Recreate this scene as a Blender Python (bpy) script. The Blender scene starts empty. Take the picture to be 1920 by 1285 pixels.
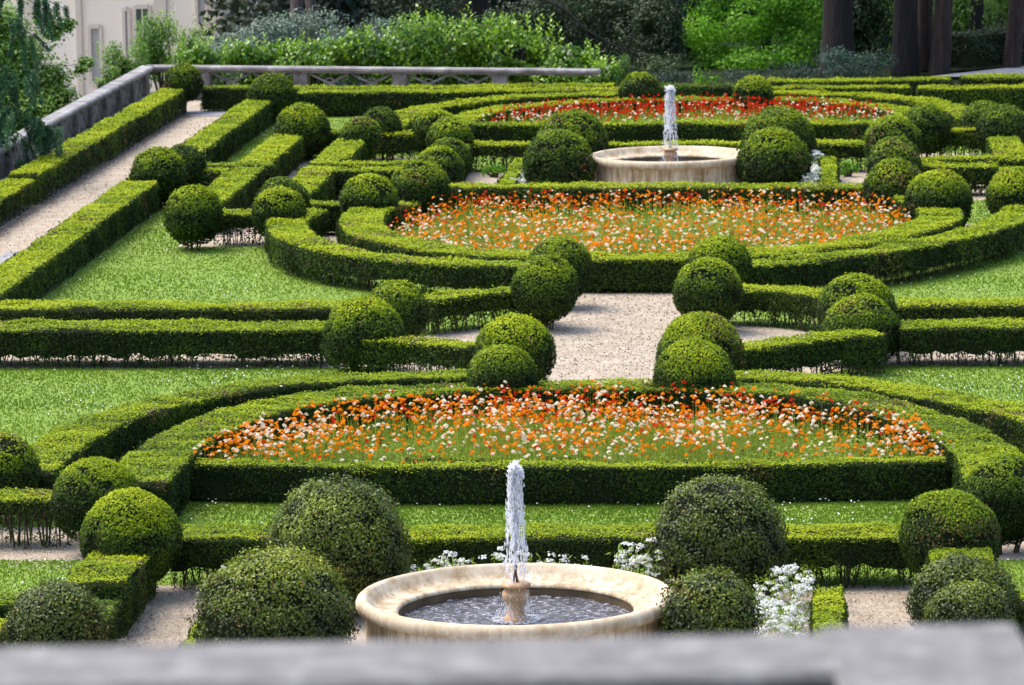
import bpy, math, random
import numpy as np
from mathutils import Matrix, Vector
R = np.random.default_rng(7)
random.seed(7)
sc = bpy.context.scene
COL = sc.collection

# ------------------------------------------------------------------ camera
cd = bpy.data.cameras.new('camera'); cam = bpy.data.objects.new('camera', cd); COL.objects.link(cam)
M3 = Matrix(((0.99726154, 0.00398905, 0.07384783), (0.07246941, 0.14646128, -0.9865583), (-0.01475127, 0.98920836, 0.14577112)))
cam.matrix_world = Matrix.Translation((2.9738, -39.7279, 9.0)) @ M3.to_4x4()
cd.sensor_width = 36.0; cd.lens = 151.875; cd.clip_start = 0.5; cd.clip_end = 2000
cd.dof.use_dof = True; cd.dof.focus_distance = 45.0; cd.dof.aperture_fstop = 6.0
sc.camera = cam

# ------------------------------------------------------------------ sky and sun
SUN_EL, SUN_AZ = math.radians(62), math.radians(-68)      # azimuth measured from +Y (away) towards +X
w = bpy.data.worlds.new('World'); sc.world = w; w.use_nodes = True
nt = w.node_tree; nt.nodes.clear()
sky = nt.nodes.new('ShaderNodeTexSky'); sky.sky_type = 'NISHITA'; sky.sun_disc = False
sky.sun_elevation = SUN_EL; sky.sun_rotation = SUN_AZ; sky.dust_density = 4.0; sky.air_density = 1.0
bg = nt.nodes.new('ShaderNodeBackground'); bg.inputs[1].default_value = 0.15
wo = nt.nodes.new('ShaderNodeOutputWorld')
nt.links.new(sky.outputs[0], bg.inputs[0]); nt.links.new(bg.outputs[0], wo.inputs[0])
sd = bpy.data.lights.new('sun', 'SUN'); sd.energy = 0.85; sd.angle = math.radians(40); sd.color = (1.0, 0.95, 0.86)
sun = bpy.data.objects.new('sun', sd); COL.objects.link(sun)
dvec = Vector((math.sin(SUN_AZ) * math.cos(SUN_EL), math.cos(SUN_AZ) * math.cos(SUN_EL), math.sin(SUN_EL)))
sun.rotation_euler = dvec.to_track_quat('Z', 'Y').to_euler(); sun.location = dvec * 60
sc.view_settings.view_transform = 'Standard'; sc.view_settings.look = 'None'
sc.view_settings.exposure = 1.4; sc.view_settings.gamma = 1.0
sc.cycles.max_bounces = 6; sc.cycles.diffuse_bounces = 3; sc.cycles.transparent_max_bounces = 8
sc.cycles.caustics_reflective = False; sc.cycles.caustics_refractive = False

# ------------------------------------------------------------------ materials
def newmat(name):
    m = bpy.data.materials.new(name); m.use_nodes = True
    t = m.node_tree; t.nodes.clear()
    o = t.nodes.new('ShaderNodeOutputMaterial'); p = t.nodes.new('ShaderNodeBsdfPrincipled')
    t.links.new(p.outputs[0], o.inputs[0])
    return m, t, p, o
def ramp(t, stops):
    r = t.nodes.new('ShaderNodeValToRGB'); e = r.color_ramp.elements
    e[0].position, e[0].color = stops[0][0], (*stops[0][1], 1)
    e[1].position, e[1].color = stops[-1][0], (*stops[-1][1], 1)
    for p_, c_ in stops[1:-1]:
        n = e.new(p_); n.color = (*c_, 1)
    return r
def coords(t, scale=(1, 1, 1), which='Object'):
    tc = t.nodes.new('ShaderNodeTexCoord'); mp = t.nodes.new('ShaderNodeMapping')
    mp.inputs['Scale'].default_value = scale
    t.links.new(tc.outputs[which], mp.inputs[0]); return mp.outputs[0]
def noise(t, co, scale, detail=4, rough=0.6):
    n = t.nodes.new('ShaderNodeTexNoise'); n.inputs['Scale'].default_value = scale
    n.inputs['Detail'].default_value = detail; n.inputs['Roughness'].default_value = rough
    t.links.new(co, n.inputs['Vector']); return n.outputs['Fac']
def mixc(t, f, a, b, kind='MIX'):
    m = t.nodes.new('ShaderNodeMix'); m.data_type = 'RGBA'; m.blend_type = kind
    if isinstance(f, float): m.inputs[0].default_value = f
    else: t.links.new(f, m.inputs[0])
    for s, v in ((6, a), (7, b)):
        if isinstance(v, tuple): m.inputs[s].default_value = (*v, 1)
        else: t.links.new(v, m.inputs[s])
    return m.outputs[2]
def bump(t, p, h, strength, dist):
    b = t.nodes.new('ShaderNodeBump'); b.inputs['Strength'].default_value = strength; b.inputs['Distance'].default_value = dist
    t.links.new(h, b.inputs['Height']); t.links.new(b.outputs[0], p.inputs['Normal'])
def barkmat(name, a, b, c):
    m, t, p, o = newmat(name); co = coords(t, (5, 5, 0.55)); n = noise(t, co, 3.0, 8, 0.75); rr = ramp(t, [(0.35, a), (0.52, b), (0.68, c)]); t.links.new(n, rr.inputs[0]); t.links.new(rr.outputs[0], p.inputs['Base Color'])
    p.inputs['Roughness'].default_value = 0.95; bump(t, p, n, 1.0, 0.08); return m
def leafmat(name, stops, trans=0.3, rough=0.45, spec=0.35):
    m, t, p, o = newmat(name)
    a = t.nodes.new('ShaderNodeAttribute'); a.attribute_name = 'tint'
    r = ramp(t, stops); t.links.new(a.outputs['Fac'], r.inputs[0])
    t.links.new(r.outputs[0], p.inputs['Base Color'])
    p.inputs['Roughness'].default_value = rough; p.inputs['Specular IOR Level'].default_value = spec
    tr = t.nodes.new('ShaderNodeBsdfTranslucent'); t.links.new(r.outputs[0], tr.inputs[0])
    mx = t.nodes.new('ShaderNodeMixShader'); mx.inputs[0].default_value = trans
    t.links.new(p.outputs[0], mx.inputs[1]); t.links.new(tr.outputs[0], mx.inputs[2]); t.links.new(mx.outputs[0], o.inputs[0])
    return m
def plain(name, c, rough=0.7, spec=0.3, var=None, vs=4.0, bs=0.0, bsc=30, metal=0.0):
    m, t, p, o = newmat(name); co = coords(t)
    if var is None: p.inputs['Base Color'].default_value = (*c, 1)
    else:
        n = noise(t, co, vs); r = ramp(t, [(0.3, c), (0.7, var)]); t.links.new(n, r.inputs[0]); t.links.new(r.outputs[0], p.inputs['Base Color'])
    p.inputs['Roughness'].default_value = rough; p.inputs['Specular IOR Level'].default_value = spec; p.inputs['Metallic'].default_value = metal
    if bs: bump(t, p, noise(t, co, bsc), bs, 0.02)
    return m

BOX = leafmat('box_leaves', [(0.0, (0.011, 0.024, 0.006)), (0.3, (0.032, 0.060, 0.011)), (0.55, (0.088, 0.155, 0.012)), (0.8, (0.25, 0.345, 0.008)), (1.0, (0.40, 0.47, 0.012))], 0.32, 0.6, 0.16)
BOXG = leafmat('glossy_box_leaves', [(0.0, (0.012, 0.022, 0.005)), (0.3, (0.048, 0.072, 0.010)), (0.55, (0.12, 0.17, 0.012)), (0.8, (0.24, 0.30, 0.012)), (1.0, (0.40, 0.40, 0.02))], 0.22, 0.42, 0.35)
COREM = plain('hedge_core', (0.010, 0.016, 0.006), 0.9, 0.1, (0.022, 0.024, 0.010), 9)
TWIG = plain('box_twigs', (0.055, 0.042, 0.03), 0.9, 0.1, (0.11, 0.085, 0.06), 12)
BARK = barkmat('bark_dark', (0.006, 0.0045, 0.004), (0.017, 0.012, 0.010), (0.042, 0.031, 0.027))
BARKR = barkmat('bark_reddish', (0.010, 0.006, 0.005), (0.034, 0.020, 0.016), (0.085, 0.05, 0.038))
BARKP = barkmat('bark_pinkish', (0.05, 0.035, 0.035), (0.13, 0.095, 0.095), (0.22, 0.17, 0.17))
LAUREL = leafmat('laurel_leaves', [(0.0, (0.035, 0.10, 0.008)), (0.5, (0.13, 0.29, 0.012)), (1.0, (0.32, 0.50, 0.03))], 0.35, 0.3, 0.5)
LIGHTL = leafmat('light_green_leaves', [(0.0, (0.05, 0.12, 0.02)), (0.5, (0.15, 0.30, 0.04)), (1.0, (0.32, 0.48, 0.10))], 0.4)
BRIGHT = leafmat('yellow_green_leaves', [(0.0, (0.05, 0.15, 0.01)), (0.5, (0.14, 0.36, 0.015)), (1.0, (0.28, 0.56, 0.03))], 0.45)
DARKL = leafmat('dark_leaves', [(0.0, (0.010, 0.020, 0.008)), (0.5, (0.04, 0.075, 0.025)), (1.0, (0.11, 0.16, 0.05))], 0.25)
BLUEL = leafmat('blue_green_leaves', [(0.0, (0.008, 0.022, 0.014)), (0.5, (0.025, 0.065, 0.04)), (1.0, (0.06, 0.13, 0.08))], 0.25)
GREYL = leafmat('grey_green_leaves', [(0.0, (0.10, 0.15, 0.11)), (0.5, (0.22, 0.31, 0.23)), (1.0, (0.42, 0.52, 0.39))], 0.3)
CEDAR = leafmat('cedar_needles', [(0.0, (0.015, 0.05, 0.028)), (0.5, (0.055, 0.15, 0.06)), (1.0, (0.12, 0.26, 0.09))], 0.2)
GRASS = leafmat('grass_blades', [(0.0, (0.11, 0.195, 0.014)), (0.5, (0.165, 0.27, 0.018)), (1.0, (0.23, 0.34, 0.032))], 0.35)
STEMM = leafmat('flower_greens', [(0.0, (0.07, 0.13, 0.012)), (0.5, (0.24, 0.36, 0.03)), (1.0, (0.46, 0.54, 0.09))], 0.35)
ORANGE = leafmat('orange_petals', [(0, (0.68, 0.14, 0.001)), (0.5, (0.76, 0.24, 0.002)), (0.85, (0.80, 0.33, 0.005)), (1, (0.82, 0.44, 0.06))], 0.3, .8, .05)
WHITE = leafmat('cream_petals', [(0, (0.72, 0.60, 0.44)), (1, (0.84, 0.79, 0.66))], 0.3, .8, .05)
RED = leafmat('red_petals', [(0, (0.50, 0.012, 0.008)), (1, (0.66, 0.05, 0.010))], 0.3, .8, .05)
PURE = leafmat('white_petals', [(0, (0.50, 0.53, 0.44)), (.35, (0.70, 0.72, 0.67)), (1, (0.85, 0.86, 0.82))], 0.3)
YELL = leafmat('yellow_petals', [(0, (0.8, 0.5, 0.02)), (1, (0.9, 0.6, 0.03))], 0.3)
DRYL = leafmat('dry_box_leaves', [(0, (0.06, 0.035, 0.012)), (1, (0.26, 0.16, 0.04))], 0.2)
LITTER = leafmat('dead_leaves', [(0, (0.05, 0.03, 0.015)), (1, (0.16, 0.10, 0.06))], 0.1)

def mat_lawn():
    m, t, p, o = newmat('lawn_turf'); co = coords(t)
    r = ramp(t, [(0.3, (0.11, 0.185, 0.014)), (0.5, (0.15, 0.245, 0.018)), (0.72, (0.20, 0.29, 0.03))])
    t.links.new(noise(t, co, 3.0, 8, 0.75), r.inputs[0]); t.links.new(r.outputs[0], p.inputs['Base Color'])
    p.inputs['Roughness'].default_value = 0.9; bump(t, p, noise(t, co, 60), 0.8, 0.02); return m
def mat_gravel():
    m, t, p, o = newmat('pinkish_gravel'); co = coords(t)
    n1 = noise(t, co, 24, 4, 0.85); r = ramp(t, [(0.34, (0.17, 0.13, 0.09)), (0.46, (0.40, 0.335, 0.255)), (0.62, (0.58, 0.505, 0.40))])
    t.links.new(n1, r.inputs[0])
    n2 = noise(t, co, 2.2, 6, 0.7); r2 = ramp(t, [(0.32, (0.70, 0.66, 0.62)), (0.6, (1, 1, 1))]); t.links.new(n2, r2.inputs[0])
    t.links.new(mixc(t, 1.0, r.outputs[0], r2.outputs[0], 'MULTIPLY'), p.inputs['Base Color'])
    p.inputs['Roughness'].default_value = 0.95; bump(t, p, n1, 0.9, 0.02); return m
def mat_stone(name, a, b, c, streak=True, scale=2.5):
    m, t, p, o = newmat(name); co = coords(t)
    n1 = noise(t, co, scale, 8, 0.7); r = ramp(t, [(0.28, a), (0.5, b), (0.7, c)]); t.links.new(n1, r.inputs[0])
    out = r.outputs[0]
    if streak:
        sx = t.nodes.new('ShaderNodeSeparateXYZ'); t.links.new(co, sx.inputs[0]); mk = t.nodes.new('ShaderNodeMapRange'); mk.inputs[1].default_value = .56; mk.inputs[2].default_value = .748; mk.inputs[3].default_value = .9; mk.inputs[4].default_value = .22; t.links.new(sx.outputs[2], mk.inputs[0])
        cs = coords(t, (9, 9, 0.7)); n2 = noise(t, cs, 1.6, 5, 0.7); r2 = ramp(t, [(0.42, (1, 1, 1)), (0.60, (0.50, 0.42, 0.30)), (0.72, (0.25, 0.19, 0.13))]); t.links.new(n2, r2.inputs[0])
        out = mixc(t, mk.outputs[0], out, r2.outputs[0], 'MULTIPLY')
    t.links.new(out, p.inputs['Base Color']); p.inputs['Roughness'].default_value = 0.75
    bump(t, p, noise(t, co, 45, 6), 0.35, 0.01); return m
def mat_water():
    m, t, p, o = newmat('basin_water'); co = coords(t)
    cw = coords(t, (1, 2.4, 1)); rw = ramp(t, [(0.46, (0.02, 0.02, 0.025)), (0.56, (0.16, 0.16, 0.19)), (0.64, (0.80, 0.81, 0.86))]); t.links.new(noise(t, cw, 17, 6, 0.75), rw.inputs[0]); t.links.new(rw.outputs[0], p.inputs['Base Color']); p.inputs['Roughness'].default_value = 0.12; p.inputs['IOR'].default_value = 1.33  # sky glints and dark ripples painted into the water's base colour
    p.inputs['Specular IOR Level'].default_value = 1.0
    n = noise(t, co, 26, 6, 0.7); bump(t, p, n, 0.7, 0.08); return m
def mat_spray():
    m, t, p, o = newmat('water_spray')
    p.inputs['Base Color'].default_value = (0.92, 0.95, 1.0, 1); p.inputs['Roughness'].default_value = 0.15
    tr = t.nodes.new('ShaderNodeBsdfTransparent'); tl = t.nodes.new('ShaderNodeBsdfTranslucent'); tl.inputs[0].default_value = (0.95, 0.97, 1, 1)
    m1 = t.nodes.new('ShaderNodeMixShader'); m1.inputs[0].default_value = 0.5
    m2 = t.nodes.new('ShaderNodeMixShader'); m2.inputs[0].default_value = 0.42
    t.links.new(p.outputs[0], m1.inputs[1]); t.links.new(tl.outputs[0], m1.inputs[2])
    t.links.new(m1.outputs[0], m2.inputs[1]); t.links.new(tr.outputs[0], m2.inputs[2]); t.links.new(m2.outputs[0], o.inputs[0]); return m
LAWN, GRAVEL, WATER, SPRAY = mat_lawn(), mat_gravel(), mat_water(), mat_spray()
SOIL = plain('bed_soil', (0.07, 0.08, 0.02), 0.95, 0.1, (0.14, 0.17, 0.04), 8, 0.5, 60)
FLOORW = plain('woodland_floor', (0.010, 0.016, 0.006), 0.95, 0.1, (0.022, 0.035, 0.012), 2, 0.5, 30)
FSTONE = mat_stone('fountain_stone', (0.33, 0.22, 0.10), (0.57, 0.47, 0.33), (0.68, 0.62, 0.51))
ALGAE = plain('wet_algae_stone', (0.05, 0.035, 0.018), 0.5, 0.5, (0.16, 0.11, 0.05), 5)
FPED = mat_stone('pedestal_stone', (0.26, 0.13, 0.06), (0.44, 0.27, 0.14), (0.60, 0.43, 0.27), False, 8)
GSTONE = mat_stone('weathered_grey_stone', (0.05, 0.044, 0.041), (0.15, 0.135, 0.125), (0.30, 0.28, 0.26), False, 3)
CSTONE = mat_stone('lichened_coping_stone', (0.09, 0.085, 0.085), (0.22, 0.21, 0.21), (0.42, 0.41, 0.40), False, 2.2)
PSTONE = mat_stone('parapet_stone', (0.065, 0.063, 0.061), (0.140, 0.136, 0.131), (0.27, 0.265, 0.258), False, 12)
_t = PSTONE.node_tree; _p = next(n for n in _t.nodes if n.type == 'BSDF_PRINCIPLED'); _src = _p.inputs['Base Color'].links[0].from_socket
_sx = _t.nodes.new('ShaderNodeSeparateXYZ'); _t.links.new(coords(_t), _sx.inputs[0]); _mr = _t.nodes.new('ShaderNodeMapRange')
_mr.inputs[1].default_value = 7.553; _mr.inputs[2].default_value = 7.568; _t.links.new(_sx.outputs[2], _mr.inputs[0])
_t.links.new(mixc(_t, _mr.outputs[0], (0.020, 0.017, 0.014), _src), _p.inputs['Base Color'])  # shade of the coping's front face painted dark into the stone colour
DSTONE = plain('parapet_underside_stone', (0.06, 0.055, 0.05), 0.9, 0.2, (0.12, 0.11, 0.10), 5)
WALLC = plain('cream_plaster', (0.92, 0.81, 0.67), 0.9, 0.2, (0.94, 0.86, 0.75), 0.6)
WALLT = plain('beige_trim', (0.66, 0.58, 0.48), 0.9, 0.2, (0.72, 0.64, 0.54), 2)
GLASSD = plain('window_glass', (0.05, 0.09, 0.08), 0.15, 0.8, (0.10, 0.15, 0.13), 1)
SHUT = plain('grey_shutters', (0.36, 0.34, 0.35), 0.7, 0.3, (0.42, 0.40, 0.40), 3)
LEAD = plain('dark_nozzle_metal', (0.06, 0.035, 0.025), 0.5, 0.5)
SLAB = plain('grey_paving', (0.24, 0.24, 0.26), 0.9, 0.2, (0.32, 0.32, 0.34), 2, 0.3, 30)

# ------------------------------------------------------------------ mesh helpers
def link(name, me, parent=None, loc=None):
    o = bpy.data.objects.new(name, me); COL.objects.link(o)
    if parent is not None: o.parent = parent
    if loc is not None: o.location = loc
    return o
def thing(name, loc, label, cat, group=None, rz=0.0):
    o = bpy.data.objects.new(name, None); COL.objects.link(o); o.location = loc; o.rotation_euler.z = rz
    o.empty_display_size = 0.2
    o['label'] = label; o['category'] = cat
    if group: o['group'] = group
    return o
def tag(o, label, cat, group=None, kind=None):
    if label: o['label'] = label
    if cat: o['category'] = cat
    if group: o['group'] = group
    if kind: o['kind'] = kind
    return o
class MB:
    """collects arrays of verts and faces with a material and a tint"""
    def __init__(s): s.v = []; s.f = {3: [], 4: []}; s.n = 0
    def add(s, V, F, mi=0, tint=0.5, smooth=False):
        V = np.asarray(V, float).reshape(-1, 3); F = np.asarray(F, int); k = F.shape[1]
        T = np.broadcast_to(np.asarray(tint, float), (len(F),)) if np.ndim(tint) else np.full(len(F), tint)
        s.f[k].append((F + s.n, np.full(len(F), mi), T, np.full(len(F), smooth))); s.v.append(V); s.n += len(V)
    def mesh(s, name, mats):
        me = bpy.data.meshes.new(name); V = np.concatenate(s.v); me.vertices.add(len(V)); me.vertices.foreach_set('co', V.ravel().astype(np.float32))
        loops = []; starts = []; mi = []; ti = []; sm = []; pos = 0
        for k in (3, 4):
            for F, a, b, c in s.f[k]:
                loops.append(F.ravel()); starts.append(pos + k * np.arange(len(F))); pos += k * len(F); mi.append(a); ti.append(b); sm.append(c)
        loops = np.concatenate(loops); starts = np.concatenate(starts)
        me.loops.add(len(loops)); me.loops.foreach_set('vertex_index', loops.astype(np.int32))
        me.polygons.add(len(starts)); me.polygons.foreach_set('loop_start', starts.astype(np.int32))
        me.polygons.foreach_set('material_index', np.concatenate(mi).astype(np.int32))
        me.polygons.foreach_set('use_smooth', np.concatenate(sm))
        for m in mats: me.materials.append(m)
        at = me.attributes.new('tint', 'FLOAT', 'FACE'); at.data.foreach_set('value', np.concatenate(ti).astype(np.float32))
        me.update(calc_edges=True); me.validate(); return me
    def obj(s, name, mats, parent=None, loc=None):
        return link(name, s.mesh(name, mats if isinstance(mats, (list, tuple)) else [mats]), parent, loc)
_K = R.normal(size=(9, 3)); _PH = R.uniform(0, 6.28, 9)
def nz(P, sc_, seed=0.0):
    P = np.asarray(P) * sc_ + seed * 13.7; a = np.zeros(len(P))
    for i in range(9): a += np.sin(P @ _K[i] + _PH[i] + 1.3 * np.sin(P @ _K[(i + 4) % 9] * 0.7 + _PH[(i + 2) % 9]))
    return a / 3.2
def unit(v): return v / np.maximum(np.linalg.norm(v, axis=1, keepdims=True), 1e-9)
def leaves(mb, P, N, ln, wd, mi=0, tint=0.5, jit=0.7, T=None, rhomb=True):
    n = len(P)
    if n == 0: return
    N = unit(N + R.normal(size=(n, 3)) * jit)
    if T is None: T = R.normal(size=(n, 3))
    T = unit(T - N * np.sum(T * N, 1)[:, None]); B = np.cross(N, T)
    l = (np.broadcast_to(ln, (n,)) * R.uniform(0.7, 1.3, n) / 2)[:, None]; w_ = (np.broadcast_to(wd, (n,)) * R.uniform(0.7, 1.3, n) / 2)[:, None]
    V = np.stack([P - T * l, P + B * w_ + T * l * 0.1, P + T * l, P - B * w_ + T * l * 0.1], 1).reshape(-1, 3)
    F = np.arange(4 * n).reshape(-1, 4); mb.add(V, F, mi, tint)
def tube(mb, pts, rad, seg=6, mi=0, tint=0.5):
    pts = np.asarray(pts, float); k = len(pts); rad = np.broadcast_to(rad, (k,))
    d = np.gradient(pts, axis=0); d = unit(d); a = np.array([0.31, 0.2, 0.93]); u = unit(np.cross(d, a) + 1e-6); v = np.cross(d, u)
    th = np.arange(seg) * 2 * math.pi / seg
    V = pts[:, None] + (u[:, None] * np.cos(th)[None, :, None] + v[:, None] * np.sin(th)[None, :, None]) * rad[:, None, None]
    F = [[i * seg + j, i * seg + (j + 1) % seg, (i + 1) * seg + (j + 1) % seg, (i + 1) * seg + j] for i in range(k - 1) for j in range(seg)]
    mb.add(V, F, mi, tint, True)
    mb.add(V[-1], [[0, j, j + 1] for j in range(1, seg - 1)], mi, tint)
def lathe(mb, prof, seg=96, mi=0, c=(0, 0, 0), wob=0.0):
    prof = np.asarray(prof, float); th = np.arange(seg) * 2 * math.pi / seg; k = len(prof)
    rr = prof[:, 0][:, None] * np.ones(seg)
    V = np.stack([rr * np.cos(th) + c[0], rr * np.sin(th) + c[1], prof[:, 1][:, None] + 0 * th + c[2]], 2)
    if wob: V[..., 2] += wob * np.sin(th * 3 + 1)[None] * (prof[:, 0] > 0)[:, None]
    F = [[i * seg + j, i * seg + (j + 1) % seg, (i + 1) * seg + (j + 1) % seg, (i + 1) * seg + j] for i in range(k - 1) for j in range(seg)]
    mb.add(V, F, mi, 0.5, True)
def box(mb, c, s, rz=0.0, mi=0, bev=0.0, tint=0.5):
    hx, hy, hz = [x / 2 for x in s]; cs, sn = math.cos(rz), math.sin(rz); V = []; b = min(bev, hx * .9, hy * .9, hz * .9)
    if b <= 0:
        for z in (-hz, hz): V += [(-hx, -hy, z), (hx, -hy, z), (hx, hy, z), (-hx, hy, z)]
        F = [[3, 2, 1, 0], [4, 5, 6, 7]] + [[i, (i + 1) % 4, 4 + (i + 1) % 4, 4 + i] for i in range(4)]
        rings = None
    else:
        rings = [(-hz, b), (-hz + b, 0), (hz - b, 0), (hz, b)]
        for z, i_ in rings:
            x, y = hx - i_, hy - i_; V += [(-x, -y + b, z), (-x + b, -y, z), (x - b, -y, z), (x, -y + b, z), (x, y - b, z), (x - b, y, z), (-x + b, y, z), (-x, y - b, z)]
        F = [[r * 8 + i, r * 8 + (i + 1) % 8, (r + 1) * 8 + (i + 1) % 8, (r + 1) * 8 + i] for r in range(3) for i in range(8)]
        F += [[24, 25, 26, 27], [24, 27, 28, 31], [28, 29, 30, 31], [3, 2, 1, 0], [7, 4, 3, 0], [7, 6, 5, 4]]
    V = np.array(V); V = np.stack([V[:, 0] * cs - V[:, 1] * sn + c[0], V[:, 0] * sn + V[:, 1] * cs + c[1], V[:, 2] + c[2]], 1)
    mb.add(V, F, mi, tint)
def bar(mb, p, q, wd, th, mi=0):
    p = np.array(p, float); q = np.array(q, float); d = q - p; L = np.linalg.norm(d); d /= L
    n = np.cross(d, (0, 0, 1.0)); n = n / max(np.linalg.norm(n), 1e-6); u = np.cross(n, d)
    V = [e + n * a * th / 2 + u * b * wd / 2 for e in (p, q) for a, b in ((-1, -1), (1, -1), (1, 1), (-1, 1))]
    mb.add(np.array(V), [[3, 2, 1, 0], [4, 5, 6, 7]] + [[i, (i + 1) % 4, 4 + (i + 1) % 4, 4 + i] for i in range(4)], mi)
def sheet(name, poly, z, mat, kind='structure'):
    me = bpy.data.meshes.new(name); me.from_pydata([(x, y, z) for x, y in poly], [], [list(range(len(poly)))]); me.materials.append(mat); me.update()
    o = link(name, me); o['kind'] = kind; return o
def rect(x0, x1, y0, y1): return [(x0, y0), (x1, y0), (x1, y1), (x0, y1)]

# ------------------------------------------------------------------ the ground
sheet('ground', rect(-600, 600, -400, 900), -6.5, FLOORW)
sheet('garden_gravel', rect(-12.9, 45, -34, 60.3), 0.0, GRAVEL)
sheet('bounce_ground', rect(-70, -13.5, 70, 112), -6.4, GRAVEL)  # unseen pale ground, added to bounce warm light onto the palace wall
fv = [(x, y, z) for y, zs in ((60.3, (-.05, -.04, -.02, -.02)), (68, (-1.2, -1.0, -.1, -.02)), (84, (-2.3, -2.0, -.4, -.1)), (170, (-2.8, -2.8, -1.0, -.5))) for x, z in zip((-13.0, -4.5, -1.5, 60), zs)]
fm = bpy.data.meshes.new('woodland_floor'); fm.from_pydata(fv, [], [(a * 4 + b, a * 4 + b + 1, a * 4 + b + 5, a * 4 + b + 4) for a in range(3) for b in range(3)]); fm.materials.append(FLOORW); fm.update()
link('woodland_floor', fm)['kind'] = 'structure'
mb = MB(); box(mb, (-13.1, 13, -3.26), (0.4, 94.6, 6.5)); mb.obj('retaining_wall', GSTONE).update_tag()
tag(bpy.data.objects['retaining_wall'], 'tall grey retaining wall carrying the left edge of the garden terrace', 'wall')
LAWNS = [rect(-4.6, 4.6, 4.0, 8.6), rect(-4.4, 4.4, 44.0, 48.0), rect(-9.3, 9.3, 7.2, 18.8), rect(-9.3, 9.3, 20.95, 32.4),
         rect(-6.3, -4.5, -0.3, 5.3), rect(4.5, 6.3, -0.3, 5.3), rect(-9.3, -8.1, 40.9, 56), rect(8.1, 9.3, 32.4, 56), rect(-9.3, 9.3, 46.9, 56.2),
         rect(-9.3, -8.1, 32.4, 39.3),
         rect(-6.3, -4.5, 35, 38.6), rect(4.5, 6.3, 35, 38.6), rect(-6.3, -4.5, 41.6, 45), rect(4.5, 6.3, 41.6, 45)]
for i, l in enumerate(LAWNS): sheet('lawn', l, 0.004 + (0.0015 if i in (2, 8) else 0), LAWN)
PATHN = [(-1.05, 13.4), (1.1, 13.4), (1.15, 16.0), (2.3, 17.3), (3.4, 18.81), (-3.4, 18.81), (-2.3, 17.3), (-1.1, 16.0)]
PATHF = [(-3.4, 20.94), (3.4, 20.94), (2.6, 22.2), (1.2, 23.0), (1.15, 26.6), (-1.05, 26.6), (-1.2, 23.0), (-2.6, 22.2)]
sheet('gravel_path', PATHN[:5] + PATHF[1:6] + PATHF[6:] + [PATHF[0]] + PATHN[5:], 0.010, GRAVEL)
SLABS = sheet('paving_slab', [(-11.55, 56.0), (-10.5, 56.0), (-10.4, 57.4), (-11.6, 57.4)], 0.012, SLAB)
sheet('paving_slab', [(-10.9, 30.2), (-10.3, 30.2), (-10.3, 31.8), (-10.9, 31.8)], 0.012, SLAB)
sheet('paved_path', [(5.4, 64.6), (9.5, 63.6), (14, 66), (14, 72), (7.4, 67.0)], 0.03, SLAB)

# ------------------------------------------------------------------ clipped box
def lod(y):
    for lim, s in ((6, 0.023), (16, 0.027), (27, 0.032), (38, 0.037), (99, 0.043)):
        if y < lim: return s
def tint_of(N, P, top_tint=1.0, seed=0.0):
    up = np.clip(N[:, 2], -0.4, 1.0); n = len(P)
    t = 0.26 + 0.62 * np.clip((up - 0.05) / 0.75, 0, 1) ** 0.85 * top_tint + 0.10 * nz(P, 2.3, seed) + 0.05 * nz(P, 9, seed + 1) + R.normal(size=n) * 0.10  # tint rises with the upward normal: paler tops, darker sides
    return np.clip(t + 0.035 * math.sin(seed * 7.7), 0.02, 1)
def dense(pts, step=0.12):
    pts = np.array(pts, float); out = [pts[0]]
    for a, b in zip(pts[:-1], pts[1:]):
        k = max(1, int(np.linalg.norm(b - a) / step)); out += [a + (b - a) * (i + 1) / k for i in range(k)]
    return np.array(out)
def smooth_line(pts, it=3):
    p = np.array(pts, float)
    for _ in range(it):
        q = [p[0]]
        for a, b in zip(p[:-1], p[1:]): q += [a * .75 + b * .25, a * .25 + b * .75]
        q.append(p[-1]); p = np.array(q)
    return p
HN = 0
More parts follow.
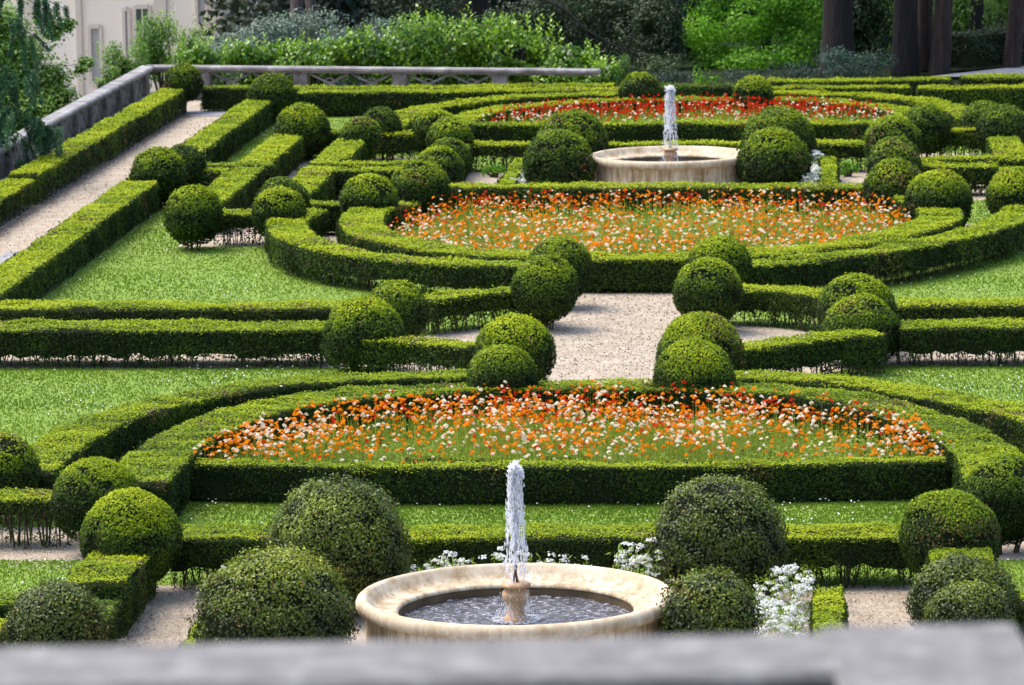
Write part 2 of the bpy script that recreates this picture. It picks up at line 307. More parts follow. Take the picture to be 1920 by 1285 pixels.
def hedge(pts, wd, label, h=0.55, leg=0.12, top_tint=1.0, curve=False, group='clipped box hedges', back=0.55, dens=1.0, name='box_hedge', mat=None, wob=0.019):
    global HN; HN += 1; seed = HN * 3.1
    L = dense(smooth_line(pts) if curve else pts); c0 = L[len(L) // 2].copy()
    root = thing(name, (c0[0], c0[1], 0), label, 'hedge', group)
    L = L - c0; seg = np.linalg.norm(np.diff(L, axis=0), axis=1); S = np.concatenate([[0], np.cumsum(seg)]); tot = S[-1]
    D = unit(np.column_stack([np.gradient(L, axis=0), np.zeros(len(L))]))[:, :2]
    def at(s): return np.column_stack([np.interp(s, S, L[:, 0]), np.interp(s, S, L[:, 1])]), unit(np.column_stack([np.interp(s, S, D[:, 0]), np.interp(s, S, D[:, 1])]))
    s_ = lod(c0[1] - 0.0); n_m2 = 1.25 / (0.5 * s_ * s_) * dens
    W0 = np.array([c0[0], c0[1], 0])
    mb = MB()
    def put(P, N, jt=.5):
        Pw = P + W0
        disp = wob * (nz(Pw, 4.0, seed) + 0.6 * nz(Pw, 11.0, seed)) + R.normal(size=len(P)) * s_ * 0.35
        P = P + N * disp[:, None]
        k = np.ones(len(P), bool)
        low = (P[:, 2] - leg + 0.07 * nz(Pw, 5, seed + 2) * (leg > .07) + 0.05 * nz(Pw, 19, seed + 2)) / (0.15 if leg > .07 else .05)
        k &= (R.random(len(P)) < np.clip(low, 0.20 if leg > .07 else .35, 1)) | (N[:, 2] > 0.5)
        k &= ~((nz(Pw, 6.5, seed + 5) > 0.88) & (N[:, 2] < 0.5) & (R.random(len(P)) < 0.7))
        P, N, Pw = P[k], N[k], Pw[k]
        br = (nz(Pw, 3.2, seed + 9) > 1.02) & (R.random(len(P)) < .35)
        leaves(mb, P[~br], N[~br], s_ * 1.25, s_ * 0.8, 0, tint_of(N, Pw, top_tint, seed)[~br], jt); leaves(mb, P[br], N[br], s_ * 1.2, s_ * 0.7, 2, R.random(br.sum()), 0.6)
    # top
    n = int(tot * wd * n_m2); s = R.uniform(0, tot, n); u = R.uniform(-1, 1, n); P2, D2 = at(s); Nn = np.column_stack([D2[:, 1], -D2[:, 0]])
    er = 0.035
    hh = h + 0.016 * nz(np.column_stack([P2 + c0, np.zeros(n)]), 1.2, seed) - er * np.clip((np.abs(u) * wd / 2 - (wd / 2 - 0.05)) / 0.05, 0, 1) ** 2
    put(np.column_stack([P2 + Nn * (u * wd / 2)[:, None], hh]), np.column_stack([0 * u, 0 * u, 1 + 0 * u]), .34)
    # sides (nn = right-hand side of the line)
    for sg in (1, -1):
        Dm = D.mean(0); nside = np.array([Dm[1], -Dm[0]]) * sg
        facing = curve or nside[1] < 0.35
        n = int(tot * (h - 0.02) * n_m2 * (1.0 if facing else back)); s = R.uniform(0, tot, n); z = R.uniform(0.02, h - 0.01, n); P2, D2 = at(s); Nn = np.column_stack([D2[:, 1], -D2[:, 0]]) * sg
        off = wd / 2 - 0.03 * np.clip(1 - (z / h) * 3, 0, 1) + 0 * z
        put(np.column_stack([P2 + Nn * off[:, None], z]), np.column_stack([Nn, 0.08 + 0 * z]))
    for e, sg in ((0, -1), (-1, 1)):
        n = int(wd * h * n_m2); u = R.uniform(-wd / 2, wd / 2, n); z = R.uniform(0.02, h, n); d = D[e] * sg; nn = np.array([D[e][1], -D[e][0]])
        put(np.column_stack([L[e] + d * 0.02 + nn * u[:, None], z]), np.column_stack([np.tile(d, (n, 1)), 0 * z]))
    # stray shoots on top
    n = int(tot * 14); s = R.uniform(0, tot, n); P2, D2 = at(s); Nn = np.column_stack([D2[:, 1], -D2[:, 0]]); u = R.uniform(-1, 1, n) * wd / 2
    P = np.column_stack([P2 + Nn * u[:, None], h + R.uniform(0, .03, n)]); leaves(mb, P, R.normal(size=(n, 3)), s_ * 1.6, s_ * 0.7, 0, R.uniform(.5, .95, n), 0.2, np.tile([0, 0, 1.0], (n, 1)) + R.normal(size=(n, 3)) * .3)
    # inner mass of old wood and shaded leaves
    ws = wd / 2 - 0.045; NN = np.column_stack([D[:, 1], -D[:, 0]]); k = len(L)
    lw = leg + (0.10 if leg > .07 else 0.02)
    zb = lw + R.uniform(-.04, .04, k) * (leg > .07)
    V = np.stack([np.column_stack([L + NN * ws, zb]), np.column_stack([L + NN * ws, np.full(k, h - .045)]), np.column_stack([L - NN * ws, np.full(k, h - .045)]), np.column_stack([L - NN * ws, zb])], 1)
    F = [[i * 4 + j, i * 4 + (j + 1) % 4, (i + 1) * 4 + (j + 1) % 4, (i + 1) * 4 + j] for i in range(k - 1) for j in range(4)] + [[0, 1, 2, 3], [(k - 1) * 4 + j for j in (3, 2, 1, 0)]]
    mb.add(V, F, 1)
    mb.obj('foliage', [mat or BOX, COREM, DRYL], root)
    st = MB(); n = int(tot / (0.036 if leg > .07 else .2)); ss = np.sort(R.uniform(0, tot, n)); P2, D2 = at(ss)
    for i in range(n):
        nn = np.array([D2[i][1], -D2[i][0]]); b = P2[i] + nn * R.uniform(-wd / 2 + .05, wd / 2 - .05); zt = leg + .16; r0 = R.uniform(.005, .013)
        t1 = b + R.normal(size=2) * .05; m1 = (b + t1) / 2 + R.normal(size=2) * .012
        tube(st, [(b[0], b[1], -.02), (m1[0], m1[1], zt * .5), (t1[0], t1[1], zt)], [r0, r0 * .8, r0 * .6], 4)
        if leg > .15:
            t2 = b + R.normal(size=2) * .09; tube(st, [(m1[0], m1[1], zt * .45), (t2[0], t2[1], zt)], [r0 * .6, r0 * .4], 4)
    if n: st.obj('stems', TWIG, root)['kind'] = 'stuff'
    return root
BN = 0
def ball(x, y, r, label, zc=None, flat=1.0, top_tint=1.0, lump=1.0, leg=0.10, group='clipped box balls', rough=0.0):
    global BN; BN += 1; seed = BN * 5.3 + 100
    zc = zc if zc is not None else max(0.60, r * 0.92); root = thing('topiary_ball', (x, y, 0), label, 'topiary ball', group)
    s_ = lod(y) * (1.0 + .16 * rough); n = int(4 * math.pi * r * r * 1.5 / (0.5 * s_ * s_))
    d = unit(R.normal(size=(n, 3))); W0 = np.array([x, y, 0])
    # the crown: a sphere that draws in to its stems below
    def shape(d):
        Pw = d * r + W0
        rr = r * (1 + 0.034 * lump * nz(Pw, 2.6, seed) + 0.022 * lump * nz(Pw, 8.5, seed + 3))
        P = d * rr[:, None]; P[:, 2] *= flat
        return P
    P = shape(d) + d * (R.normal(size=n) * s_ * (0.4 + rough))[:, None]; P[:, 2] += zc
    Pw = P + W0
    clump = nz(Pw, 8.0, seed + 7)
    k = (P[:, 2] > leg + 0.05 * nz(Pw, 6, seed)) & ~((clump > 0.72 - .3 * rough) & (R.random(n) < 0.75)) & ((d[:, 1] < 0.55) | (R.random(n) < 0.6) | (d[:, 2] > 0.3))
    P, dd, Pw, cl = P[k], d[k], Pw[k], clump[k]
    mb = MB(); t = tint_of(dd, Pw, top_tint * 0.92, seed) - (0.06 + .10 * rough) * cl
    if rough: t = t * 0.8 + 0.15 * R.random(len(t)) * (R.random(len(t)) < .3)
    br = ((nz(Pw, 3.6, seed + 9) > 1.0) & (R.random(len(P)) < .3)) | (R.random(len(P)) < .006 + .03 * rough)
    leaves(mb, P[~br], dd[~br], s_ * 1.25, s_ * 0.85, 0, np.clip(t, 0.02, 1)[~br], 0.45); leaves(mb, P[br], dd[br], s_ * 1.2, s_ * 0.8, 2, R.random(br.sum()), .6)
    # inner leaves
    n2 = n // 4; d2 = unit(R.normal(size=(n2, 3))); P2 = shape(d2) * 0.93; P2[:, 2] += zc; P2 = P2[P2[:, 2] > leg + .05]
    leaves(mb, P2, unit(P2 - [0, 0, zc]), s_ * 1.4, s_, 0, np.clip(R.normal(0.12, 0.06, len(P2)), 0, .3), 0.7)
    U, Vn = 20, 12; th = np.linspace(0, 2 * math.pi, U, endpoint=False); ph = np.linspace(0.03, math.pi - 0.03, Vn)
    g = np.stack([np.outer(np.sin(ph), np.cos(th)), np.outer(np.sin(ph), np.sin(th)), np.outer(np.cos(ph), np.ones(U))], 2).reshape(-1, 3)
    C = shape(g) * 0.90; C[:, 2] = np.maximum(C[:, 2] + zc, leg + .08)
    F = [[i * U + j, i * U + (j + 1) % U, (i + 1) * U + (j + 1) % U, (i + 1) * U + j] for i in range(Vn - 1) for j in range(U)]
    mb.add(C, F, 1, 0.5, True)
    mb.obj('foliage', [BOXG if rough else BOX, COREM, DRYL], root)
    st = MB()
    for i in range(7):
        a = R.uniform(0, 6.28); q = R.uniform(.02, r * .3); b = np.array([math.cos(a), math.sin(a)]) * q; e = b * R.uniform(1.2, 2.2)
        tube(st, [(b[0], b[1], -.02), (e[0] * .8, e[1] * .8, .15), (e[0], e[1], leg + .25)], [R.uniform(.012, .022), .012, .008], 5)
    st.obj('stems', TWIG, root)['kind'] = 'stuff'
    return root

SIDE = {-1: 'left', 1: 'right'}
# chords, cross hedges and arcs -- near parterre (0), far parterre (+40)
hedge([(-3.85, 4.02), (3.75, 4.10)], 0.74, 'straight leggy box hedge right behind the near fountain, bare stems over the gravel', leg=0.14, h=.56)
hedge([(-4.35, 8.82), (-2.4, 8.58), (1.3, 8.58), (4.25, 8.92)], 0.34, 'long straight box hedge closing the front of the nearest flower bed', leg=0.02, h=.465)
hedge([(-3.95, 36.55), (3.8, 36.15)], 0.62, 'straight box hedge between the middle flower bed and the far fountain', leg=0.04)
hedge([(-4.15, 44.2), (3.9, 43.7)], 0.62, 'leggy straight box hedge right behind the far fountain', leg=0.20)
hedge([(-4.35, 48.25), (0, 48.1), (3.95, 47.85)], 0.70, 'straight box hedge in front of the red flower bed', leg=0.03)
IN1 = [(-4.75, 6.9), (-4.76, 8.8), (-4.62, 10.3), (-4.15, 11.8), (-3.3, 12.95), (-2.0, 13.65), (0, 13.95), (2.0, 13.6), (3.1, 12.85), (3.95, 11.6), (4.5, 10.1), (4.75, 8.7), (4.8, 7.0)]
hedge(IN1, 0.78, 'broad rounded box hedge ring around the nearest flower bed', leg=0.05, curve=True, top_tint=.86)
hedge([(-6.1, 7.6), (-6.05, 9.6), (-5.85, 11.1), (-5.3, 12.7), (-4.3, 13.95), (-3.0, 14.68), (-1.35, 14.85)], 0.66, 'left outer arc of box hedge sweeping round the nearest flower bed beside the lawn', leg=0.08, curve=True, top_tint=.86)
hedge([(1.45, 14.80), (2.9, 14.3), (3.9, 13.4), (4.9, 12.2), (5.6, 10.9), (6.0, 9.6), (6.1, 7.6)], 0.66, 'right outer arc of box hedge sweeping round the nearest flower bed', leg=0.08, curve=True)
IN2 = [(-4.45, 34.4), (-4.95, 33.0), (-4.85, 31.2), (-4.45, 29.5), (-3.6, 28.05), (-2.4, 27.0), (-1.1, 26.6), (0.75, 26.52), (1.8, 26.8), (3.3, 28.05), (4.4, 29.8), (4.85, 31.6), (4.7, 33.2), (4.35, 34.4)]
hedge(IN2, 0.74, 'rounded box hedge ring embracing the middle flower bed', leg=0.05, curve=True)
hedge([(-5.9, 33.0), (-6.15, 32.0), (-5.95, 30.3), (-5.45, 28.6), (-4.55, 27.2), (-3.2, 26.15), (-1.4, 25.6)], 0.70, 'left outer arc of box hedge round the middle flower bed curling up beside a ball', leg=0.10, curve=True)
hedge([(1.5, 25.6), (2.6, 26.1), (4.2, 27.7), (5.4, 29.7), (6.0, 31.6), (6.2, 33.0)], 0.70, 'right outer arc of box hedge round the middle flower bed', leg=0.11, curve=True)
hedge([(-4.8, 47.2), (-4.78, 49.2), (-4.5, 50.9), (-3.8, 52.3), (-2.3, 53.5), (0, 53.9), (2.0, 53.7), (3.6, 52.6), (4.4, 51.2), (4.75, 49.2), (4.8, 47.2)], 0.72, 'box hedge ring around the red flower bed', leg=0.05, curve=True, h=.52)
hedge([(-6.05, 47.6), (-6.05, 49.8), (-5.8, 51.4), (-5.2, 52.9), (-4.2, 54.05), (-2.9, 54.75), (-1.5, 54.95)], 0.70, 'left outer arc of box hedge round the red flower bed', leg=0.06, curve=True)
hedge([(1.5, 54.9), (2.9, 54.6), (4.2, 53.5), (5.2, 52.0), (5.75, 50.2), (5.85, 48.4)], 0.70, 'right outer arc of box hedge round the red flower bed', leg=0.06, curve=True)
# laterals of the cross path
hedge([(-9.6, 19.25), (-4.0, 19.18)], 0.92, 'long leggy box hedge on the left along the near side of the cross path', leg=0.085)
hedge([(3.9, 19.05), (12.5, 19.0)], 0.80, 'leggy box hedge on the right along the near side of the cross path', leg=0.095)
hedge([(-9.6, 21.28), (-4.0, 21.18)], 0.80, 'long box hedge left on the far side of the cross path, below the lawn', leg=0.06)
hedge([(3.9, 21.15), (12.5, 21.15)], 0.66, 'box hedge on the right along the far side of the cross path', leg=0.06)
hedge([(-3.35, 18.0), (-2.8, 17.95), (-2.3, 17.6), (-1.75, 17.2)], 0.52, 'short bent box hedge left of the central path, between balls at its near end', leg=0.16, curve=True)
hedge([(1.6, 16.9), (2.2, 17.35), (2.8, 17.95), (3.6, 18.2)], 0.58, 'short bent box hedge right of the central path, between two balls at its near end', leg=0.12, curve=True)
hedge([(-3.0, 21.9), (-2.4, 22.6), (-1.8, 22.9), (-1.2, 22.9)], 0.66, 'short curved leggy box hedge left of the central path at its far end', leg=0.16, curve=True)
hedge([(1.2, 22.9), (2.1, 22.9), (2.6, 22.5), (3.1, 21.9)], 0.66, 'short curved leggy box hedge right of the central path at its far end', leg=0.16, curve=True)
# strips along the length of the garden
hedge([(-11.93, 24.5), (-11.93, 38.6)], 0.58, 'box hedge below the stone balustrade, nearer piece, left of the long gravel path', leg=0.08, h=.50)
hedge([(-11.90, 38.75), (-11.82, 56.9)], 0.58, 'box hedge below the stone balustrade, farther piece, left of the long gravel path', leg=0.08, h=.57)
hedge([(-9.55, 21.0), (-9.55, 38.9)], 0.66, 'long box hedge between the long gravel path and the big lawn, nearer piece', leg=0.05)
hedge([(-9.5, 39.9), (-9.5, 55.8)], 0.62, 'long box hedge right of the long gravel path, farther piece beyond the two low balls', leg=0.05)
hedge([(-7.88, 34.2), (-7.88, 39.9)], 0.64, 'short box strip running back from the dark ball beside the big lawn', leg=0.06)
hedge([(-7.88, 40.6), (-7.88, 47.4)], 0.64, 'box strip ending at the large ball on the far left', leg=0.06)
hedge([(-6.5, 35.2), (-6.5, 39.9)], 0.62, 'box strip left of the far fountain, nearer piece beyond two stacked balls', leg=0.06)
hedge([(-6.48, 41.3), (-6.48, 46.1)], 0.62, 'box strip left of the far fountain, farther piece', leg=0.06)
hedge([(6.32, 41.2), (6.32, 46.2)], 0.62, 'box strip right of the far fountain ending at two balls', leg=0.06)
hedge([(6.32, 34.4), (6.32, 39.2)], 0.62, 'box strip at the right edge in front of the far fountain', leg=0.06)
hedge([(6.0, 32.75), (7.6, 32.75)], 0.6, 'short box hedge at the right edge in front of a ball', leg=0.1)
hedge([(-9.1, 39.55), (-8.2, 39.55)], 0.56, 'tiny cross hedge behind the low ball on the long gravel path', leg=0.06)
hedge([(-9.2, 40.6), (-7.5, 40.5)], 0.5, 'thin straggly cross hedge on the far left behind the gravel path ball', leg=0.06, top_tint=.7)
hedge([(-7.5, 32.75), (-6.7, 32.75)], 0.56, 'short leggy box hedge between the dark ball and its paler neighbour', leg=0.22)
hedge([(-6.85, 39.62), (-4.4, 39.6)], 0.74, 'box cross hedge left of the far fountain, front one of two', leg=0.06)
hedge([(-6.8, 40.85), (-4.4, 40.8)], 0.55, 'box cross hedge left of the far fountain, rear one of two', leg=0.06)
hedge([(4.45, 39.55), (6.02, 39.5)], 0.62, 'box cross hedge right of the far fountain, front one of two', leg=0.12)
hedge([(4.45, 40.8), (7.6, 40.65)], 0.55, 'box cross hedge right of the far fountain, rear one of two', leg=0.06)
hedge([(-6.1, 34.1), (-5.2, 34.1)], 0.56, 'very short box hedge behind the left curl of the middle bed arc', leg=0.05)
hedge([(-6.3, 46.3), (-5.1, 46.25)], 0.60, 'short box hedge on the left joining two balls beyond the far fountain', leg=0.10)
hedge([(4.95, 46.0), (6.1, 46.0)], 0.62, 'short box hedge on the right joining two balls beyond the far fountain', leg=0.16)
hedge([(-7.5, 46.9), (-6.5, 46.9)], 0.4, 'small low hedge joining the large far left ball to its neighbour', leg=0.06)
hedge([(-4.2, 41.2), (-4.2, 43.8)], 0.36, 'narrow box strip left of the far fountain between ball pairs', leg=0.06)
# far cross hedges
hedge([(-8.9, 55.95), (-1.5, 55.9)], 0.72, 'far left box cross hedge, front row below the stone rail', leg=0.03)
hedge([(1.5, 56.0), (4.7, 56.0)], 0.5, 'short far box hedge on the right behind the red flower bed', leg=0.04)
hedge([(4.9, 55.6), (12.5, 55.4)], 0.66, 'tall dark far box hedge at the right end of the second row', leg=0.03)
hedge([(-9.3, 57.35), (-1.9, 57.25)], 0.56, 'far left box cross hedge, back row right under the stone rail', leg=0.03, h=.52)
hedge([(-11.2, 57.4), (-9.9, 57.3)], 0.60, 'short dark hedge closing the long gravel path at its far end', leg=0.03, top_tint=.8)
hedge([(1.55, 57.7), (5.65, 57.75)], 0.85, 'farthest box hedge on the right, piece left of the gap', leg=0.03, h=.56)
hedge([(5.9, 57.6), (12.5, 57.3)], 0.85, 'farthest box hedge on the right, piece right of the gap', leg=0.03, h=.62)
hedge([(-1.3, 57.4), (1.2, 57.3)], 0.8, 'dark green low hedge in the gap between the two farthest balls', leg=0.02, h=.50, top_tint=.25)
# near fountain: strips and low edging
hedge([(-4.25, 1.45), (-4.25, 3.4)], 0.63, 'short box block in front of the near fountain left corner ball', leg=0.04, top_tint=.92)
hedge([(-4.2, -0.3), (-4.2, 1.3)], 0.50, 'lower ragged box hedge at the bottom left behind a shaggy ball', leg=0.05, h=.42, top_tint=.5)
hedge([(4.25, 0.4), (4.25, 3.6)], 0.63, 'box block in front of the near fountain right corner ball', leg=0.04, top_tint=.92)
hedge([(-5.35, 6.2), (-8.2, 6.2)], 0.62, 'leggy box hedge at the left edge with bare stems over gravel', leg=0.30)
hedge([(5.3, 6.2), (8.2, 6.2)], 0.62, 'leggy box hedge at the right edge beyond the near fountain', leg=0.30)
hedge([(-6.6, 0.75), (-4.75, 0.75)], 0.5, 'pale cross hedge at the left edge behind the shaggy ball', leg=0.06, top_tint=.7)
hedge([(-6.6, -0.55), (-4.75, -0.55)], 0.5, 'low cross hedge in the bottom left corner', leg=0.06)
hedge([(4.75, 0.75), (6.6, 0.75)], 0.5, 'pale cross hedge at the right edge beside the bottom right balls', leg=0.06)
hedge([(4.75, -0.55), (6.6, -0.55)], 0.5, 'low cross hedge in the bottom right corner', leg=0.06)
for sx, Y0, who in ((-1, 0, 'near'), (1, 0, 'near'), (-1, 40, 'far'), (1, 40, 'far')):
    hedge([(sx * 2.93, Y0 - 1.8), (sx * 2.93, Y0 + 1.9 + (0.4 if Y0 else 0))], 0.30, 'narrow low box edging on the %s of the %s fountain bed' % (SIDE[sx], who), h=0.42, leg=0.02, group='low box edgings')

# balls
ball(-1.99, 2.67, .69, 'huge box ball behind the near fountain on its left', lump=1.5, top_tint=.62, rough=.8)
ball(1.84, 2.96, .655, 'huge box ball behind the near fountain on its right', lump=1.2, top_tint=.62, rough=.7)
ball(-2.16, -.86, .68, 'huge box ball in front left of the near fountain', lump=1.7, top_tint=.74, rough=.9)
ball(1.84, -.50, .44, 'small shaggy box bush touching the right rim of the near fountain', lump=2.2, top_tint=.5, rough=1.0)
ball(-4.21, 3.43, .52, 'bright box ball at the left end of the hedge behind the near fountain', top_tint=1.0)
ball(-4.93, 5.56, .47, 'box ball on bare stems just behind the left corner ball of the near fountain', top_tint=1.0, leg=.22)
ball(-6.31, 7.40, .42, 'box ball cut by the left edge of the picture, level with the nearest flower bed')
ball(-4.20, -.98, .46, 'shaggy box ball in the bottom left corner', top_tint=.45, lump=1.5, rough=.6)
ball(4.17, 3.52, .52, 'box ball at the right end of the hedge behind the near fountain', top_tint=.8, lump=1.2)
ball(4.83, 5.65, .47, 'box ball cut by the right edge of the picture, beside the nearest flower bed ring', top_tint=.8)
ball(4.19, .16, .47, 'larger rear ball of the overlapping pair in the bottom right corner', top_tint=.75, lump=1.5, rough=.5)
ball(4.21, -.67, .38, 'smaller front ball of the overlapping pair in the bottom right corner', top_tint=.8, lump=1.5, rough=.5)
ball(-1.19, 22.39, .48, 'front ball of the pair left of the central path at its far end')
ball(1.19, 22.07, .49, 'front ball of the pair right of the central path at its far end', top_tint=.9)
ball(-1.10, 24.66, .48, 'rear ball of the pair left of the central path at its far end')
ball(1.29, 24.74, .47, 'rear ball of the pair right of the central path at its far end')
ball(-1.17, 16.05, .53, 'large rear ball of the pair left of the central path at its near end')
ball(1.26, 15.85, .57, 'large rear ball of the pair right of the central path at its near end')
ball(-1.18, 13.89, .45, 'smaller front ball of the pair left of the central path, touching the nearest flower bed')
ball(1.25, 13.92, .50, 'smaller front ball of the pair right of the central path, touching the nearest flower bed')
ball(-3.40, 18.35, .57, 'ball at the inner end of the left hedge before the cross path', zc=.49)
ball(3.37, 18.95, .54, 'ball at the inner end of the right hedge before the cross path', zc=.43)
ball(-3.13, 20.12, .45, 'ball left of centre standing in the cross path behind a nearer ball')
ball(3.31, 20.01, .54, 'ball right of centre standing in the cross path behind a nearer ball')
ball(-7.75, 31.99, .50, 'dark round ball at the upper corner of the big left lawn')
ball(-9.28, 38.14, .51, 'low wide ball beside the long gravel path, front one of two')
ball(-9.02, 39.49, .42, 'ball beside the long gravel path half hidden behind its neighbour', top_tint=.6)
ball(-6.31, 32.14, .45, 'front ball of the stacked pair at the left curl of the middle bed arc')
ball(-6.42, 33.48, .44, 'rear ball of the stacked pair at the left curl of the middle bed arc', top_tint=.6)
ball(-4.95, 33.64, .50, 'ball at the left tip of the middle flower bed ring')
ball(-4.23, 35.48, .52, 'large ball at the left end of the hedge behind the middle flower bed')
ball(-4.17, 38.35, .46, 'ball left of the far fountain, middle one of three in a row going back')
ball(-4.16, 40.29, .42, 'ball left of the far fountain, last of three in a row going back', top_tint=.6)
ball(-4.47, 44.09, .44, 'ball at the left end of the hedge behind the far fountain')
ball(-4.94, 46.25, .44, 'ball behind the left end of the hedge beyond the far fountain')
ball(-6.29, 44.95, .42, 'ball at the far end of the left fountain strip', top_tint=.8)
ball(-6.06, 46.55, .42, 'straggly ball half hidden between two balls left beyond the far fountain', top_tint=.45)
ball(-7.65, 46.46, .56, 'large round ball on the far left behind the box strip')
ball(-9.24, 54.09, .52, 'broad ball at the far end of the long hedge under the stone rail', top_tint=.75)
ball(-11.61, 56.84, .44, 'ball in the far corner of the stone balustrade', top_tint=.6, zc=.68)
ball(-1.17, 54.0, .47, 'pale ball left of the far fountain jet behind the red flowers', top_tint=.85)
ball(1.30, 53.3, .43, 'pale ball right of the far fountain jet behind the red flowers', top_tint=.85)
ball(-2.02, 39.31, .655, 'huge front ball left of the far fountain', top_tint=.75)
ball(-2.00, 43.08, .66, 'huge rear ball left of the far fountain', top_tint=.75)
ball(1.92, 39.23, .665, 'huge front ball right of the far fountain', top_tint=.75)
ball(1.97, 42.59, .70, 'huge rear ball right of the far fountain', top_tint=.75)
ball(4.14, 42.94, .54, 'large ball at the right end of the hedge behind the far fountain')
ball(4.83, 45.70, .50, 'ball behind the right corner ball beyond the far fountain', top_tint=.7)
ball(4.13, 39.36, .48, 'rear ball of the stacked pair right of the far fountain', top_tint=.7)
ball(4.11, 38.45, .48, 'front ball of the stacked pair right of the far fountain', top_tint=.8)
ball(4.07, 35.16, .51, 'large ball at the right end of the hedge behind the middle flower bed')
ball(4.78, 33.10, .56, 'broad ball at the right tip of the middle flower bed ring', top_tint=1.1)
ball(6.10, 33.75, .50, 'ball cut by the right edge beyond the middle flower bed', top_tint=1.1)
ball(6.01, 46.48, .48, 'rear ball of the pair on the upper right edge', top_tint=.7)
ball(6.33, 45.16, .53, 'front ball of the pair on the upper right edge behind a box strip', top_tint=.8)

# ------------------------------------------------------------------ fountains
def fountain(y0, who, top, wid, seed):
    rs = np.random.default_rng(seed)
    root = thing('fountain', (0, y0, 0), 'round cream stone fountain basin with a single jet, the %s one' % who, 'fountain', 'round stone fountains')
    b = MB()
    lathe(b, [(0, 0.0), (1.62, 0.0), (1.66, 0.05), (1.64, 0.10), (1.54, 0.14), (1.45, 0.17), (1.425, 0.22), (1.415, 0.40), (1.42, 0.595), (1.45, 0.605), (1.49, 0.62), (1.508, 0.655), (1.508, 0.69), (1.495, 0.722), (1.47, 0.742), (1.44, 0.75), (1.415, 0.745),
              (1.395, 0.725), (1.36, 0.67), (1.325, 0.63), (1.28, 0.615), (1.20, 0.61), (1.15, 0.615), (1.12, 0.605), (1.105, 0.58), (1.115, 0.56), (1.12, 0.30), (0, 0.30)], 160)
    b.obj('basin', FSTONE, root)
    al = MB(); lathe(al, [(1.1035, .575), (1.1085, .56), (1.112, .545), (1.112, .44)], 120); al.obj('algae_band', ALGAE, root)
    wt = MB(); rr = np.concatenate([[0.001], np.linspace(0.05, 1.108, 60)]); seg = 200; th = np.arange(seg) * 2 * math.pi / seg
    V = np.stack([np.outer(rr, np.cos(th)), np.outer(rr, np.sin(th)), np.outer(rr, np.ones(seg)) * 0], 2).reshape(-1, 3)
    V[:, 2] = 0.495 + 0.006 * np.sin(np.linalg.norm(V[:, :2], axis=1) * 46) * np.exp(-np.linalg.norm(V[:, :2], axis=1) * 1.2) + 0.007 * nz(V, 22, seed) + 0.004 * nz(V, 47, seed + 1)
    F = [[i * seg + j, i * seg + (j + 1) % seg, (i + 1) * seg + (j + 1) % seg, (i + 1) * seg + j] for i in range(len(rr) - 1) for j in range(seg)]
    wt.add(V, F, 0, .5, True); wt.obj('water', WATER, root)
    p = MB()
    lathe(p, [(0, 0.30), (0.12, 0.30), (0.12, 0.505), (0.105, 0.525), (0.082, 0.54), (0.075, 0.59), (0.082, 0.64), (0.115, 0.69), (0.132, 0.735), (0.124, 0.765), (0.100, 0.785), (0.102, 0.80), (0.142, 0.812), (0.142, 0.838), (0.12, 0.855), (0, 0.858)], 40)
    p.obj('pedestal', FPED, root)
    n_ = MB(); lathe(n_, [(0, .85), (.032, .857), (.026, .885), (.015, .94), (.012, .985), (.019, .995), (.015, 1.015), (0, 1.02)], 16); n_.obj('nozzle', LEAD, root)
    # water: rising core, folding head, falling strings of drops
    jt = MB(); z0 = 1.015; zz = np.linspace(z0, top, 60); u = (zz - z0) / (top - z0)
    for k in range(6):
        a0 = rs.uniform(0, 6.28); rad = (0.006 + 0.030 * u ** 1.4) * rs.uniform(.3, 1.3); ang = a0 + 2.5 * u * rs.uniform(-1, 1)
        cx = rad * np.cos(ang) + 0.006 * np.sin(u * 40 + a0); cy = rad * np.sin(ang)
        kk = int(60 * rs.uniform(.75, 1)); tube(jt, np.column_stack([cx, cy, zz])[:kk], (0.006 + 0.010 * u * (1 + .5 * np.sin(u * 70 + a0)))[:kk] * rs.uniform(.7, 1.2), 6)
    base = unit(np.array([(1, 0, 0), (-1, 0, 0), (0, 1, 0), (0, -1, 0), (0, 0, 1), (0, 0, -1.0)])); OF = np.array([[0, 2, 4], [2, 1, 4], [1, 3, 4], [3, 0, 4], [2, 0, 5], [1, 2, 5], [3, 1, 5], [0, 3, 5]])
    def drops(P, r, st, D=None):
        n = len(P); V = base[None] * r[:, None, None]; V = V * (1 + rs.normal(size=(n, 6, 1)) * .25)
        V[:, :, 2] *= st[:, None]; V += P[:, None]
        F = (OF[None] + 6 * np.arange(n)[:, None, None]).reshape(-1, 3); jt.add(V.reshape(-1, 3), F, 0, .5, True)
    H = top - z0
    n = 750; uu = rs.uniform(.15, 1, n); r_ = 0.042 * uu * wid * (1 + .5 * np.sin(uu * 19)) + rs.exponential(.010, n); a = rs.uniform(0, 6.28, n)
    drops(np.column_stack([r_ * np.cos(a), r_ * np.sin(a), z0 + H * uu]), rs.uniform(.004, .012, n), rs.uniform(1.5, 5, n))
    n = 420; a = rs.uniform(0, 6.28, n); r_ = np.abs(rs.normal(0, .034, n)) * wid; drops(np.column_stack([r_ * np.cos(a) + .012, r_ * np.sin(a), top - .04 + rs.normal(0, .028, n)]), rs.uniform(.006, .018, n), rs.uniform(.8, 1.5, n))
    n = 190; a = rs.uniform(-.5, .5, n); drops(np.column_stack([.045 + .05 * rs.random(n) * wid, .02 * rs.normal(size=n), top - .07 - .06 * rs.random(n)]), rs.uniform(.004, .012, n), rs.uniform(.8, 1.4, n))
    S_ = 46
